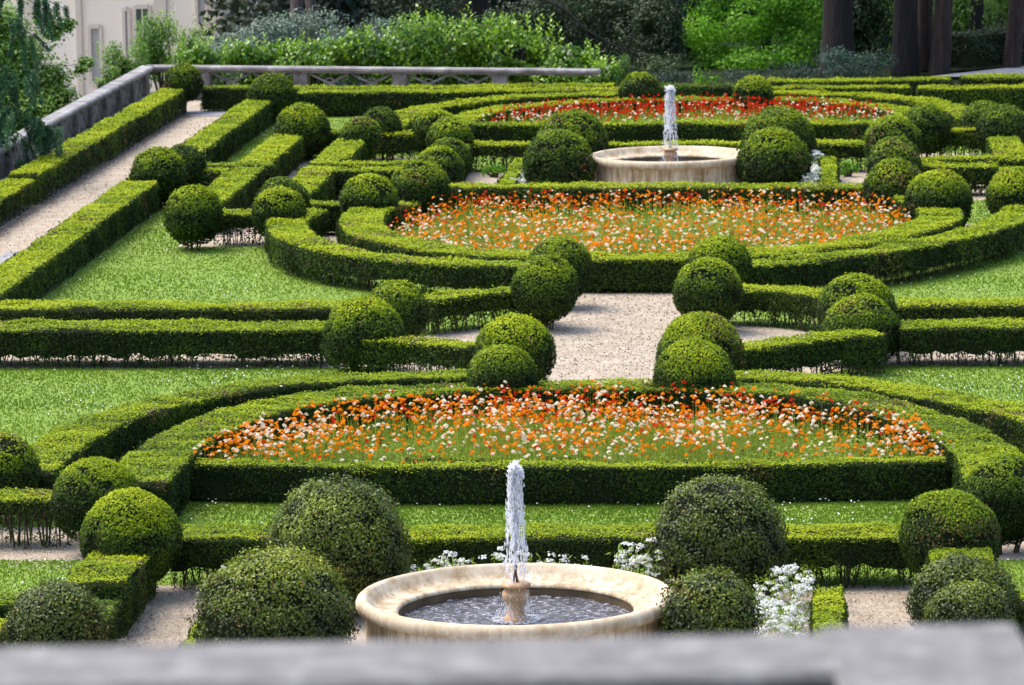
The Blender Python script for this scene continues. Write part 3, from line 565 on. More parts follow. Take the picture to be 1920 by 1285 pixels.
    for k in range(S_):
        a = rs.uniform(0, 6.28); v = rs.uniform(.35, 1.0) * wid; m = rs.integers(40, 70); tt = np.sort(rs.uniform(0, 1, m)); start = top - rs.uniform(0, .25) * H
        rr_ = (.035 + .115 * v * tt ** .75) + rs.normal(0, .004, m); z = start - (start - .51) * tt ** 1.7
        keep = rs.random(m) < (1 - .45 * tt)
        P = np.column_stack([rr_ * np.cos(a + .25 * tt) + .01, rr_ * np.sin(a + .25 * tt), z])[keep]
        drops(P + np.column_stack([.010 * np.sin(P[:, 2] * 21 + k) + .006 * np.sin(P[:, 2] * 53 + k), .008 * np.sin(P[:, 2] * 33 + k), 0 * P[:, 2]]), rs.uniform(.0022, .0065, len(P)), rs.uniform(2.5, 8, len(P)))
    n = 420; a = rs.uniform(0, 6.28, n); r_ = .06 + .16 * rs.random(n) ** .7 * wid; drops(np.column_stack([r_ * np.cos(a), r_ * np.sin(a), .50 + rs.exponential(.10, n)]), rs.uniform(.0015, .005, n), rs.uniform(1, 3, n))
    n = 260; a = rs.uniform(0, 6.28, n); r_ = .13 + .10 * rs.random(n); drops(np.column_stack([r_ * np.cos(a), r_ * np.sin(a), .498 + .004 * rs.random(n)]), rs.uniform(.008, .022, n), np.full(n, .25))
    jt.obj('water_jet', SPRAY, root)
fountain(0, 'near', 1.97, .92, 3)
fountain(40, 'far', 1.99, 1.2, 8)

# ------------------------------------------------------------------ white candytuft round the fountains
def candytuft(x, y, rx, ry, h, n, label, yk=0):
    root = thing('candytuft', (x, y, 0), label, 'flowers', 'white flowering plants round the fountains')
    s = 1.0 if yk == 0 else 1.35
    g = MB(); m = int(n * 7); a = R.uniform(0, 6.28, m); q = np.sqrt(R.random(m)); P = np.column_stack([q * rx * np.cos(a), q * ry * np.sin(a), R.uniform(.02, h * .9, m)])
    leaves(g, P, R.normal(size=(m, 3)), .07, .018, 0, R.uniform(.1, .6, m), .3, np.tile([0, 0, 1.0], (m, 1)) + R.normal(size=(m, 3)) * .6); g.obj('greenery', STEMM, root)['kind'] = 'stuff'
    b = MB(); a = R.uniform(0, 6.28, n); q = np.sqrt(R.random(n)); C = np.column_stack([q * rx * np.cos(a), q * ry * np.sin(a), h * (.62 + .50 * R.random(n)) * (1 - .25 * q)])
    k = 19; P = np.repeat(C, k, 0); off = R.normal(size=(n * k, 3)) * [.021, .021, .009]; P = P + off * s
    leaves(b, P, np.tile([0, -.3, 1.0], (n * k, 1)) + off * 30, .028 * s, .026 * s, 0, R.uniform(0, 1, n * k), .35); b.obj('blossoms', PURE, root)['kind'] = 'stuff'
candytuft(2.52, 2.0, .32, .55, .58, 64, 'big white flowering clump on the right of the near fountain, upper part')
candytuft(2.38, .55, .34, .8, .50, 110, 'big white flowering clump on the right of the near fountain, lower part')
candytuft(1.12, 2.75, .40, .25, .72, 60, 'white flowers in front of the right huge ball behind the near fountain')
candytuft(-.25, 3.05, .85, .2, .55, 60, 'row of white flowers directly behind the near fountain rim')
candytuft(-1.0, 2.95, .35, .25, .56, 24, 'small white flowers beside the left huge ball behind the near fountain')
candytuft(-2.98, 2.55, .20, .3, .52, 30, 'small white flowers peeping over the huge front left ball')
candytuft(-2.68, -1.35, .14, .45, .32, 44, 'white flowers at the bottom below the huge front left ball')
candytuft(-1.72, -1.75, .3, .3, .2, 14, 'few low white flowers at the left foot of the near fountain')
candytuft(-2.75, 39.6, .22, 1.3, .42, 60, 'white flowers left of the far fountain beside its front ball', 1)
candytuft(2.6, 39.8, .24, 1.5, .48, 90, 'white flowers right of the far fountain beside its front ball', 1)
candytuft(-.3, 37.9, 1.4, .3, .22, 26, 'scattered low white flowers in front of the far fountain', 1)
candytuft(2.75, 42.2, .2, .4, .55, 16, 'white flowers between the far fountain balls and the hedge behind', 1)

# ------------------------------------------------------------------ grass and daisies
def scatter_poly(rects, dens):
    out = []
    for p in rects:
        x0, x1 = min(a for a, b in p), max(a for a, b in p); y0, y1 = min(b for a, b in p), max(b for a, b in p)
        n = int((x1 - x0) * (y1 - y0) * dens(0.5 * (y0 + y1))); out.append(np.column_stack([R.uniform(x0, x1, n), R.uniform(y0, y1, n)]))
    P = np.concatenate(out); k = np.ones(len(P), bool)
    for Q in (PATHN, PATHF):
        q = np.array(Q); ins = np.zeros(len(P), bool); j = len(q) - 1
        for i in range(len(q)):
            c = ((q[i, 1] > P[:, 1]) != (q[j, 1] > P[:, 1])) & (P[:, 0] < (q[j, 0] - q[i, 0]) * (P[:, 1] - q[i, 1]) / (q[j, 1] - q[i, 1] + 1e-9) + q[i, 0]); ins ^= c; j = i
        k &= ~ins
    for cy, up in ((8.7, 1), (31.4, -1), (48.7, 1)):
        rr = np.hypot(P[:, 0], P[:, 1] - cy); k &= ~((rr < 5.7) & ((P[:, 1] - cy) * up > (.1 if cy < 40 else -.6)) & (np.abs(P[:, 1] - cy) > -1))

    return P[k]
P = scatter_poly(LAWNS, lambda y: 900 if y < 8 else 520 if y < 25 else 330 if y < 40 else 200)
P = P[(P[:, 0] > -9.2) & (P[:, 0] < 8)]
n = len(P); g = MB(); hgt = np.where(P[:, 1] < 8, .030, .032) * (1 + .25 * nz(np.column_stack([P, 0 * P[:, 0]]), 1.5, 3))
leaves(g, np.column_stack([P, hgt * .4]), R.normal(size=(n, 3)) * [1, 1, .2], hgt * 1.3, .014 + .0003 * P[:, 1], 0, np.clip(.5 + .20 * nz(np.column_stack([P, 0 * P[:, 0]]), .8, 5) + .12 * nz(np.column_stack([P, 0 * P[:, 0]]), 3.1, 6) + R.normal(size=n) * .06, 0, 1), .1, np.tile([0, 0, 1.0], (n, 1)) + R.normal(size=(n, 3)) * .5)
tag(g.obj('grass', GRASS), 'bright green mown grass of the lawns', 'grass', kind='stuff')
cl = nz(np.column_stack([P, 0 * P[:, 0]]), .9, 9); k = R.random(n) < np.clip(.010 + .030 * cl, .002, .06); D = P[k]; m = len(D)
g = MB(); leaves(g, np.column_stack([D, R.uniform(.04, .07, m)]), np.tile([0, -.2, 1.0], (m, 1)), .026, .026, 0, R.uniform(.2, 1, m), .3)
tag(g.obj('daisies', PURE), 'tiny white clover and daisy heads sprinkled over the lawns', 'daisies', kind='stuff')
# dead leaves and dirt on the gravel
g = MB(); L = []
for x0, x1, y0, y1, d in ((-4, -2.9, -2.5, 3.6, 45), (3, 4, -2.5, 3.6, 30), (-11.6, -9.9, 24, 56, 10), (-3.4, 3.4, 14.5, 26.5, 7), (-8, -4.6, 4.8, 6.8, 40), (-12, 9, 19.7, 20.8, 12)):
    m = int((x1 - x0) * (y1 - y0) * d); L.append(np.column_stack([R.uniform(x0, x1, m), R.uniform(y0, y1, m)]))
L.append(np.column_stack([-11.62 + np.abs(R.normal(0, .16, 7000)), R.uniform(26, 57, 7000)]))
for hx, y0, y1, m in ((-9.92, 24, 38, 900), (-3.95, -1.5, 3, 250), (3.9, -1.5, 3, 150)): L.append(np.column_stack([hx + (np.abs(R.normal(0, .1, m)) if hx > -5 and hx < 0 else -np.abs(R.normal(0, .1, m))), R.uniform(y0, y1, m)]))
L = np.concatenate(L); m = len(L); leaves(g, np.column_stack([L, np.full(m, .018)]), np.tile([0, 0, 1.0], (m, 1)), .032, .018, 0, R.random(m), .25)
tag(g.obj('leaf_litter', LITTER), 'dry brown leaf litter lying on the gravel', 'leaf litter', kind='stuff')

PEB = leafmat('gravel_stones', [(0, (0.24, 0.19, 0.13)), (.5, (0.42, 0.355, 0.265)), (1, (0.60, 0.525, 0.41))], 0.0, .9, .1)
g = MB(); L = []
for x0, x1, y0, y1, d in ((-4, -2.9, -2.5, 3.6, 900), (3, 4.1, -2.5, 3.6, 900), (-1.6, 1.6, 14, 26.5, 200), (-3.4, 3.4, 18.0, 21.7, 160), (-6.5, -4.6, 4.8, 6.8, 500), (-11.6, -9.8, 24, 42, 60), (-11.6, -9.8, 42, 56, 25)):
    m = int((x1 - x0) * (y1 - y0) * d); L.append(np.column_stack([R.uniform(x0, x1, m), R.uniform(y0, y1, m)]))
L = np.concatenate(L); m = len(L); sz = .016 + .0006 * np.clip(L[:, 1], 0, 40); leaves(g, np.column_stack([L, np.full(m, .016)]), np.tile([0, 0, 1.0], (m, 1)), sz, sz * .8, 0, R.random(m), .45)
tag(g.obj('loose_stones', PEB), 'loose pale stones of the gravel paths', 'gravel', kind='stuff')

# ------------------------------------------------------------------ flower beds
def bloom_template(seed, cup=0.5):
    rs = np.random.default_rng(seed); V = []; F = []
    for j, (rad, up, cnt) in enumerate(((1.0, .10, 7), (.72, .42, 6), (.4, .72, 4))):
        for k in range(cnt):
            a = 2 * math.pi * k / cnt + j * .5 + rs.uniform(-.1, .1); w_ = 1.0 * rad * math.pi / cnt * 1.25; b = len(V)
            c, s = math.cos(a), math.sin(a)
            for (r_, t_, z_) in ((.05, 0, up - .25), (rad * .7, w_ * .5, up + .05), (rad, 0, up - .02 + cup * (.18 - .1 * j)), (rad * .7, -w_ * .5, up + .05)):
                V.append((r_ * c - t_ * s, r_ * s + t_ * c, z_))
            F.append([b, b + 1, b + 2, b + 3])
    return np.array(V), np.array(F)
TEMPL = [bloom_template(i) for i in range(4)]
def bed_points(kind):
    out = []
    if kind == 1:
        n = 17500; x = R.uniform(-4.42, 4.42, n); y = R.uniform(8.9, 13.6, n); inside = (np.abs(x / 4.40) ** 2.2 + np.abs((y - 8.6) / 4.9) ** 2.2) < 1
        rr = (np.abs(x / 4.32) ** 2.6 + np.abs((y - 8.6) / 4.75) ** 2.6) ** (1 / 2.6)
        dn = np.where(rr > .55, .58, .38) * np.clip(.75 + .55 * nz(np.column_stack([x, y * .6, 0 * x]), 1.9, 4), .25, 1.3) * np.clip(.35 + (y - 9.0) * 1.1, .08, 1)
    elif kind == 2:
        n = 15500; x = R.uniform(-4.4, 4.3, n); y = R.uniform(26.9, 35.7, n); inside = np.where(y < 32, (np.abs(x / 4.4) ** 2.4 + np.abs((y - 32) / 5.0) ** 2.4) < 1, np.abs(x) < 4.3 - .15 * (y - 32))
        dn = .36 * (1 - .75 * ((nz(np.column_stack([x, y * .5, 0 * x]), .9, 2) > .35))) * np.clip((y - 26.9) * 1.5, .1, 1)
    else:
        n = 4600; x = R.uniform(-4.3, 4.3, n); y = R.uniform(48.7, 53.4, n); inside = (np.abs(x / 4.3) ** 2.4 + np.abs((y - 48.7) / 4.7) ** 2.4) < 1
        dn = np.where(y > 50.0, .58, .28)
    k = inside & (R.random(n) < dn); return x[k], y[k]
flw = []
for kind in (1, 2, 3):
    x, y = bed_points(kind); n = len(x); u = R.random(n); col = np.zeros(n, int)
    patch = nz(np.column_stack([x, y, 0 * x]), 1.6, kind)
    if kind == 1:
        red = np.clip(.10 + .22 * (y - 11) / 2.5, .06, .4) * np.exp(-(np.abs(x - .3) / 4.2) ** 4) * (1 + .5 * patch)
        col = np.where(u < red, 2, np.where(u < red + (1 - red) * .66, 0, 1)); hz_ = R.uniform(.36, .58, n) + .02 * (y - 8.6)
    elif kind == 2:
        red = np.clip(.10 + .20 * (y - 32) / 3 + .15 * patch, .04, .35); col = np.where(u < red, 2, np.where(u < red + (1 - red) * .70, 0, 1)); hz_ = R.uniform(.34, .58, n)
    else:
        red = np.where(y > 49.9, .86, .35); col = np.where(u < red, 2, 1); hz_ = R.uniform(.40, .66, n)
    flw.append(np.column_stack([x, y, hz_, col, np.full(n, kind)]))
flw = np.concatenate(flw)
# two or three tall strays
flw = np.concatenate([flw, [[-3.3, 35.3, .72, 2, 2], [-3.35, 33.9, .6, 2, 2], [-3.9, 13.3, .62, 1, 1], [1.9, 14.0, .66, 1, 1]]])
order = np.argsort(flw[:, 1]); flw = flw[order]
PM = [ORANGE, WHITE, RED]; CN = ['orange', 'cream white', 'red']
near, rest = flw[:300], flw[300:]
stem_me = {}; bloom_me = {}
for v in range(3):
    s = MB(); H_ = 0.5; bx = R.normal(size=2) * .02
    tube(s, [(0, 0, 0), (bx[0], bx[1], H_ * .5), (bx[0] * .3, bx[1] * .3, H_)], [.004, .0035, .003], 4, 0, .7)
    m = 12; P = np.column_stack([R.normal(size=(m, 2)) * .035, R.uniform(.02, .26, m)]); leaves(s, P, R.normal(size=(m, 3)), .09, .012, 0, R.uniform(.2, .8, m), .3, np.tile([0, 0, 1.0], (m, 1)) + R.normal(size=(m, 3)) * .5)
    stem_me[v] = s.mesh('stem', [STEMM])
    for c in range(3):
        b = MB(); V, F = TEMPL[v]; b.add(V * .031, F, 0, R.random(len(F))); bloom_me[(v, c)] = b.mesh('bloom', [PM[c]])
for i, (x, y, h, c, k) in enumerate(near):
    v = i % 3; c = int(c)
    o = link('flowering_plant', stem_me[v], None, (x, y, 0)); o.scale = (1, 1, h / .5); o.rotation_euler.z = R.uniform(0, 6.28)
    tag(o, '%s flower on a thin stem at the front of the nearest flower bed' % CN[c], 'flower', '%s flowers in the front of the nearest bed' % CN[c])
    b = link('bloom', bloom_me[(v, c)], o, (0, 0, .5)); b.scale = (1, 1, .5 / h); b.rotation_euler = (R.normal() * .35 - .1, R.normal() * .35, 0)
fb = MB()
for j in range(4):
    for c in range(3):
        q = rest[(np.arange(len(rest)) % 4 == j) & (rest[:, 3] == c)]
        if not len(q): continue
        V, F = TEMPL[j]; n = len(q); sc_ = R.uniform(.6, 1.3, n) * np.where(q[:, 4] == 1, .0305, np.where(q[:, 4] == 2, .032, .032))
        if c == 1: sc_ = sc_ * 1.03
        zs = np.where((q[:, 4] == 3) & (c == 2), 1.7, 1.0)
        W = V[None] * sc_[:, None, None]; W[:, :, 2] *= zs[:, None]; tx = R.normal(size=n) * .3; ty = R.normal(size=n) * .3
        W[:, :, 2] += W[:, :, 0] * tx[:, None] + W[:, :, 1] * ty[:, None]; W += q[:, None, :3]
        fb.add(W.reshape(-1, 3), (F[None] + len(V) * np.arange(n)[:, None, None]).reshape(-1, 4), c, R.random(n * len(F)))
tag(fb.obj('flower_heads', PM), 'dense orange, cream and red flower heads filling the three round beds', 'flowers', kind='stuff')
st = MB(); n = len(rest); P = np.column_stack([rest[:, 0], rest[:, 1], rest[:, 2] * .5])
k = rest[:, 4] < 3
leaves(st, P, R.normal(size=(n, 3)) * [1, 1, .05], rest[:, 2] * .8, .008 + .004 * (rest[:, 4] - 1), 0, R.uniform(.4, .9, n), .02, np.tile([0, 0, 1.0], (n, 1)) + R.normal(size=(n, 3)) * .08)
def greens(m, fx, fy0, fy1, cy, a, b, h, s, inv=False):
    x = R.uniform(-fx, fx, m); y = R.uniform(fy0, fy1, m); k = ((np.abs(x / a) ** 2.5 + np.abs((y - cy) / b) ** 2.5) < 1) | (inv & (y > cy))
    x, y = x[k], y[k]; n = len(x); pn = nz(np.column_stack([x, y, 0 * x]), 2.0, s * 50)
    hh = h * (.6 + .35 * R.random(n)) * (1 + .25 * pn)
    leaves(st, np.column_stack([x, y, hh * R.uniform(.3, 1, n)]), R.normal(size=(n, 3)), s * 3.6, s, 0, np.clip(.45 + .2 * pn + R.normal(size=n) * .22, 0, 1), .3, np.tile([0, 0, 1.0], (n, 1)) + R.normal(size=(n, 3)) * .7)
greens(52000, 4.5, 8.85, 13.7, 8.6, 4.6, 5.1, .32, .016)
greens(30000, 4.4, 26.8, 35.8, 32, 4.45, 5.1, .30, .024, True)
greens(16000, 4.3, 48.6, 53.5, 48.7, 4.4, 4.8, .34, .03)
tag(st.obj('flower_bed_greens', STEMM), 'feathery green stems and leaves under the flowers of the beds', 'greenery', kind='stuff')
def bedsheet(cy, a, b, up, y1):
    pts = [(a * np.sign(math.cos(t)) * abs(math.cos(t)) ** .8, cy + up * b * abs(math.sin(t)) ** .8) for t in np.linspace(0, math.pi, 40)]
    if y1: pts = [(a, y1)] + pts + [(-a, y1)]
    return pts if up > 0 else pts
sheet('bed_soil', bedsheet(8.7, 4.5, 4.9, 1, None), .016, SOIL); sheet('bed_soil', bedsheet(32, 4.5, 5.2, -1, 36.3), .016, SOIL); sheet('bed_soil', bedsheet(48.4, 4.5, 5.2, 1, None), .016, SOIL)
for pts, lb in (([(-2.0, 10.35), (-1.0, 10.25), (0.1, 10.35)], 'low dark box line inside the nearest flower bed, left of its middle'),
                ([(-3.6, 9.2), (-2.2, 9.15), (0.0, 9.1)], 'low box line near the front of the nearest flower bed, left half'),
                ([(1.5, 9.1), (2.6, 9.15), (3.7, 9.3)], 'low box line near the front of the nearest flower bed, right half'),
                ([(0.7, 10.1), (1.6, 10.0), (2.6, 10.2)], 'low box line inside the nearest flower bed, right of its middle'),
                ([(0.6, 29.9), (1.8, 29.8), (3.0, 30.2)], 'low box line inside the middle flower bed'),
                ([(-2.4, 28.6), (-0.6, 28.3), (1.2, 28.3)], 'low box line along the front of the middle flower bed')):
    hedge(pts, .26, lb, h=.24, leg=0.0, curve=True, group='low box lines inside the beds', name='low_box_hedge', top_tint=.9)

# ------------------------------------------------------------------ stone balustrade on the left and at the far end
def balustrade(a, b, top, label, first=0.0, pitch=2.4, base=0.0, solid=False):
    a = np.array(a, float); b = np.array(b, float); d = b - a; L = np.linalg.norm(d); d /= L; rz = math.atan2(d[1], d[0]); nrm = np.array([-d[1], d[0]])
    root = thing('balustrade', (a[0], a[1], 0), label, 'balustrade')
    mb = MB(); c = d * L / 2
    box(mb, (c[0], c[1], top - .05), (L + .36, .36, .10), rz, 0, .03); box(mb, (c[0], c[1], top - .12), (L + .26, .26, .045), rz, 1, .012); mb.obj('coping', [CSTONE, GSTONE], root)
    mb = MB(); box(mb, (c[0], c[1], base + .09), (L + .1, .28, .18), rz, 0, .02); mb.obj('plinth', GSTONE, root)
    zb, zt = base + .18, top - .143
    xs = [x for x in np.arange(first, L + .01, pitch)]
    for x in xs:
        mb = MB(); p = d * x; box(mb, (p[0], p[1], (zb + zt) / 2), (.34, .24, zt - zb - .004), rz, 0, .012); box(mb, (p[0], p[1], (zb + zt) / 2), (.22, .275, (zt - zb) * .8), rz, 0, .01); mb.obj('pillar', GSTONE, root)
    for x0, x1 in zip(xs[:-1], xs[1:]):
        mb = MB(); p0, p1 = x0 + .17, x1 - .17; mid = (p0 + p1) / 2
        for u0, u1 in ((p0, mid), (mid, p1)):
            q0, q1 = d * (u0 + .03), d * (u1 - .03); zc = (zb + zt) / 2; qc = (q0 + q1) / 2
            bar(mb, (*q0, zb + .02), (*q1, zt - .02), .045, .07); bar(mb, (*q0, zt - .02), (*q1, zb + .02), .045, .066)
            for q in (q0, q1): bar(mb, (*q, zb), (*q, zt), .05, .09)
            th = np.linspace(0, 2 * math.pi, 17); rr = (zt - zb) * .26
            ring = np.array([(*(qc + d * rr * math.cos(t)), zc + rr * math.sin(t)) for t in th]); tube(mb, ring, .024, 5)
        if solid: qm = d * mid; box(mb, (qm[0], qm[1], (zb + zt) / 2), (p1 - p0 - .01, .03, zt - zb - .006), rz)
        mb.obj('relief_panel' if solid else 'pierced_panel', GSTONE, root)
    return root
balustrade((-12.92, 22.3), (-12.97, 60.3), .80, 'weathered stone balustrade with carved panels running up the left side', first=1.2, pitch=1.9, solid=True)
balustrade((-12.9, 60.45), (-2.45, 58.30), .80, 'weathered stone balustrade with crossed bars at the far end of the garden', first=1.3)

# ------------------------------------------------------------------ shrubs and trees
def blob_points(n, c, r, shell=0.55, seed=0.0):
    d = unit(R.normal(size=(n, 3))); q = shell + (1 - shell) * R.random(n) ** .5
    P = d * q[:, None] * (1 + .22 * nz(d * 2.2, 1.0, seed))[:, None] * np.array(r); return P + np.array(c), d
def shrub(name, x, y, z, rx, ry, h, mat, label, cat, n, ln, wd, group=None, shoots=0, updir=0.6, trange=(.0, 1.0), gap=.35, legz=0.0):
    root = thing(name, (x, y, z), label, cat, group); mb = MB(); sd = x * 3.3 + y
    k = 9 + int(rx * 3); cs = np.column_stack([R.uniform(-1, 1, k) * rx * .65, R.uniform(-1, 1, k) * ry * .5, R.uniform(.25, .82, k) * h])
    for c in cs:
        r_ = np.array([rx * .42, ry * .55, h * .26]) * R.uniform(.8, 1.25); m = n // k; P, d = blob_points(m, c, r_, .45, c[0])
        kk = (nz(P, 2.6 / max(rx, .8), sd) < .95 - gap) & (P[:, 2] > legz); P, d = P[kk], d[kk]
        t = np.clip(trange[0] + (trange[1] - trange[0]) * (.38 + .16 * nz(P, 2.0, sd) + R.normal(size=len(P)) * .20), 0, 1)
        leaves(mb, P, d + [0, 0, .5], ln, wd, 0, t, .6, d * .6 + [0, 0, updir] + R.normal(size=d.shape) * .5)
    for i in range(shoots):
        b = np.array([R.uniform(-1, 1) * rx * .95, R.uniform(-1, 1) * ry * .7, h * R.uniform(.55, .85)]); L_ = h * R.uniform(.15, .34); dr = np.array([R.normal() * .18, R.normal() * .18, 1.0])
        m = 11; u = np.linspace(0, 1, m); P = b + dr * (u * L_)[:, None]; a = np.arange(m) * 2.4 + R.uniform(0, 6); o = np.column_stack([np.cos(a), np.sin(a), np.full(m, .9)]) * 1.0
        leaves(mb, P + o * ln * .4, np.column_stack([-np.cos(a) * .6, -np.sin(a) * .6, np.full(m, .8)]), ln, wd, 0, np.clip(R.normal(.75, .15, m), 0, 1), .2, o)
    mb.obj('foliage', mat, root)
    st = MB()
    for i in range(6):
        e = cs[i % k]; tube(st, [(e[0] * .15, e[1] * .15, -.1), (e[0] * .5, e[1] * .5, e[2] * .5), tuple(e)], [.035, .025, .012], 5)
    st.obj('stems', TWIG, root)['kind'] = 'stuff'; return root
# cherry laurels behind the far rail
lx = [(-11.6, 61.6, 1.05, 1.25), (-10.3, 61.7, 1.0, 1.20), (-9.0, 61.5, 1.0, 1.30), (-7.7, 61.6, 1.05, 1.50), (-6.5, 61.5, 1.0, 1.80), (-5.3, 61.4, 1.0, 1.85), (-4.2, 61.2, .95, 1.72), (-3.1, 60.8, .8, 1.25), (-2.4, 60.3, .55, .85)]
desc = ['at the left end of the row', 'second from the left end of the row', 'third from the left end of the row', 'just left of the tallest part of the row', 'at the tallest part of the row, left one', 'at the tallest part of the row, right one', 'just right of the tallest part of the row', 'near the right end of the stone rail', 'low one beyond the rail end']
for (x, y, rx, h), dd in zip(lx, desc): shrub('laurel_bush', x, y, -.02, rx, .8, h, LAUREL, 'glossy laurel bush behind the far rail, ' + dd, 'bush', 5200, .12, .062, 'laurels behind the far rail', shoots=26, updir=1.0, gap=.15)
# pale shrubs at the corner, in front of the palace
for x, y, h, dd in ((-13.9, 62.6, 1.5, 'left one, by the narrow window'), (-13.1, 63.4, 2.0, 'tall middle one'), (-12.2, 63.0, 1.9, 'right one against the palace corner')):
    shrub('light_shrub', x, y, -.3, .62, .6, h, LIGHTL, 'airy pale green shrub in front of the cream palace, ' + dd, 'shrub', 4200, .09, .045, 'pale shrubs in front of the palace', shoots=24, gap=.30, trange=(.15, 1))
for x, y, h, dd in ((-14.25, 61.2, .50, 'lower'), (-13.95, 61.6, .85, 'upper')):
    shrub('sprig', x, y, -.1, .11, .12, h, LIGHTL, 'small isolated green sprig against the cream wall, %s one' % dd, 'shrub', 240, .08, .04, 'sprigs against the palace wall', shoots=9)
def tree(name, x, y, z, trunk_h, r0, r1, crown, mat, bark, label, n=3200, ln=.3, wd=.16, group=None, lean=(0, 0), limbs=6, low=None):
    root = thing(name, (x, y, z), label, 'tree', group); st = MB(); u = np.linspace(0, 1, 12)
    tx = lean[0] * u + .05 * np.sin(u * 5); ty = lean[1] * u
    rad = r0 + (r1 - r0) * u + r0 * .22 * np.exp(-u * 30)
    tube(st, np.column_stack([tx, ty, u * trunk_h]), rad, 18)
    V = st.v[0]; V += (unit(V * [1, 1, 0]) * (.06 * r0 * nz(V * [3, 3, .4], 4, x)[:, None]))
    st.obj('trunk', bark, root)
    mb = MB(); lb = MB(); cz, rx, rz = crown
    for i in range(limbs):
        a = 6.28 * i / limbs + R.uniform(-.3, .3); zz = trunk_h * R.uniform(.5, .95); e = np.array([math.cos(a) * rx * .7, math.sin(a) * rx * .7, cz + R.uniform(-.4, .6) * rz]); s = np.array([lean[0] * zz / trunk_h, 0, zz])
        tube(lb, [s, (s + e) / 2 + [0, 0, .3], e], [r1 * .7, r1 * .4, .03], 7)
        P, d = blob_points(n // limbs, e, (rx * .52, rx * .52, rz * .55), .35, i); t = np.clip(.4 + .2 * nz(P, .8, x) + R.normal(size=len(P)) * .2, 0, 1)
        leaves(mb, P, d + [0, 0, .6], ln, wd, 0, t, .7)
    lb.obj('limbs', bark, root); mb.obj('crown', mat, root)
    if low:
        q = MB()
        for (cx, cy, cz_, a_, c_, m) in low:
            P, d = blob_points(m, (cx, cy, cz_), (a_, a_ * .8, c_), .15, cx); kk = nz(P, 2.0, cx) < .55; P, d = P[kk], d[kk]
            leaves(q, P, d + [0, 0, .6], .11, .05, 0, np.clip(.45 + .28 * nz(P, 1.8, cz_) + R.normal(size=len(P)) * .2, 0, 1), .7)
        q.obj('low_branches', mat, root)
    return root
G1 = 'big trees beyond the garden'
tree('stone_pine', 3.12, 66, -.05, 14, .37, .3, (15, 5, 2.5), DARKL, BARK, 'thick straight dark trunk standing alone right of centre, beyond the farthest hedge', group=G1)
tree('stone_pine', 4.78, 66.3, -.05, 14, .29, .26, (15, 5, 2.5), DARKL, BARK, 'dark trunk left of the reddish trunks at upper right', group=G1)
tree('cypress', 5.62, 66.0, -.05, 13, .22, .2, (12, 3.5, 3), DARKL, BARKR, 'reddish brown trunk beside the dark trunk at upper right', group=G1, lean=(.5, 0))
tree('cypress', 5.25, 67.2, -.05, 13, .20, .14, (12, 3.5, 3), DARKL, BARKR, 'thin reddish trunk partly hidden between two trunks at upper right', group=G1, lean=(.2, 0))
tree('cypress', 7.4, 67.0, -.05, 13, .19, .16, (12, 3.5, 3), DARKL, BARKR, 'reddish trunk at the far upper right above the clipped dark hedge', group=G1, lean=(.9, 0))
tree('stone_pine', -7.0, 80, -.5, 15, .52, .4, (16, 6, 3), DARKL, BARK, 'massive dark trunk behind the tallest laurels', group=G1)
tree('stone_pine', -12.7, 86, -2.4, 15, .20, .15, (14, 5, 3), BLUEL, BARKP, 'left one of two pinkish trunks above the grey-green shrubs', group=G1, lean=(.3, 0))
tree('stone_pine', -12.0, 87, -2.4, 15, .17, .12, (14, 5, 3), BLUEL, BARKP, 'right leaning one of two pinkish trunks above the grey-green shrubs', group=G1, lean=(-1.8, 0))
tree('stone_pine', -1.4, 76, -.3, 15, .40, .3, (15, 6, 3), DARKL, BARK, 'dark trunk in the shade behind the far fountain jet', group=G1)
# yellow-green maple with foliage sweeping to the ground
tree('maple_tree', 1.3, 71.2, -.1, 6, .15, .1, (6, 3.0, 2.4), BRIGHT, BARK, 'bright yellow-green leafy tree right of the far fountain jet', n=5000, ln=.16, wd=.09,
     low=[(-.2, -1.2, 1.2, .9, .6, 2200), (.5, -1.2, 1.6, .8, .5, 1800), (-1.6, -1.4, .8, .8, .5, 1500), (.9, -1.5, .6, .7, .5, 1200), (-1.4, -1.8, .2, .8, .4, 1100), (-.4, -2.2, .15, .8, .35, 1100), (.6, -2.0, .2, .8, .4, 1100), (1.3, -1.2, 1.3, .7, .7, 1100), (-1.2, -.6, 1.5, .75, .55, 1500), (-.4, -.9, .75, .85, .5, 1900), (.3, -.5, 1.9, .8, .6, 1600), (-.9, -.9, .25, .7, .3, 900), (.7, -.6, .9, .6, .6, 1000), (-1.5, -.3, 2.3, .8, .6, 900), (.3, -1.0, .2, .6, .28, 700)])
# weeping branches at upper right
root = thing('weeping_tree', (6.6, 69.5, -.05), 'weeping green tree hanging down behind the trunks at upper right', 'tree'); mb = MB()
for i in range(130):
    b = np.array([R.uniform(-2.2, 1.9), R.uniform(-1.0, .8), R.uniform(2.6, 4.2)]); L_ = R.uniform(.9, 2.9); m = 46; u = R.random(m); P = b + np.column_stack([.2 * u * R.normal(), 0 * u, -u * L_]) + R.normal(size=(m, 3)) * .05
    leaves(mb, P, R.normal(size=(m, 3)), .12, .03, 0, np.clip(R.normal(.42, .2, m), 0, 1), .2, np.tile([0, 0, -1.0], (m, 1)) + R.normal(size=(m, 3)) * .35)
mb.obj('hanging_foliage', LIGHTL, root); st = MB(); tube(st, [(0, .3, 0), (.1, .3, 2.5), (-.1, .2, 6)], [.2, .16, .08], 10); st.obj('trunk', BARK, root)
for i in range(5):
    a = i * 1.25; tube(st := MB(), [(0, .2, 3 + .4 * i), (math.cos(a) * 1.2, .2, 4.4), (math.cos(a) * 2.0, .1, 4.0)], [.09, .06, .03], 6); st.obj('limb', BARK, root)
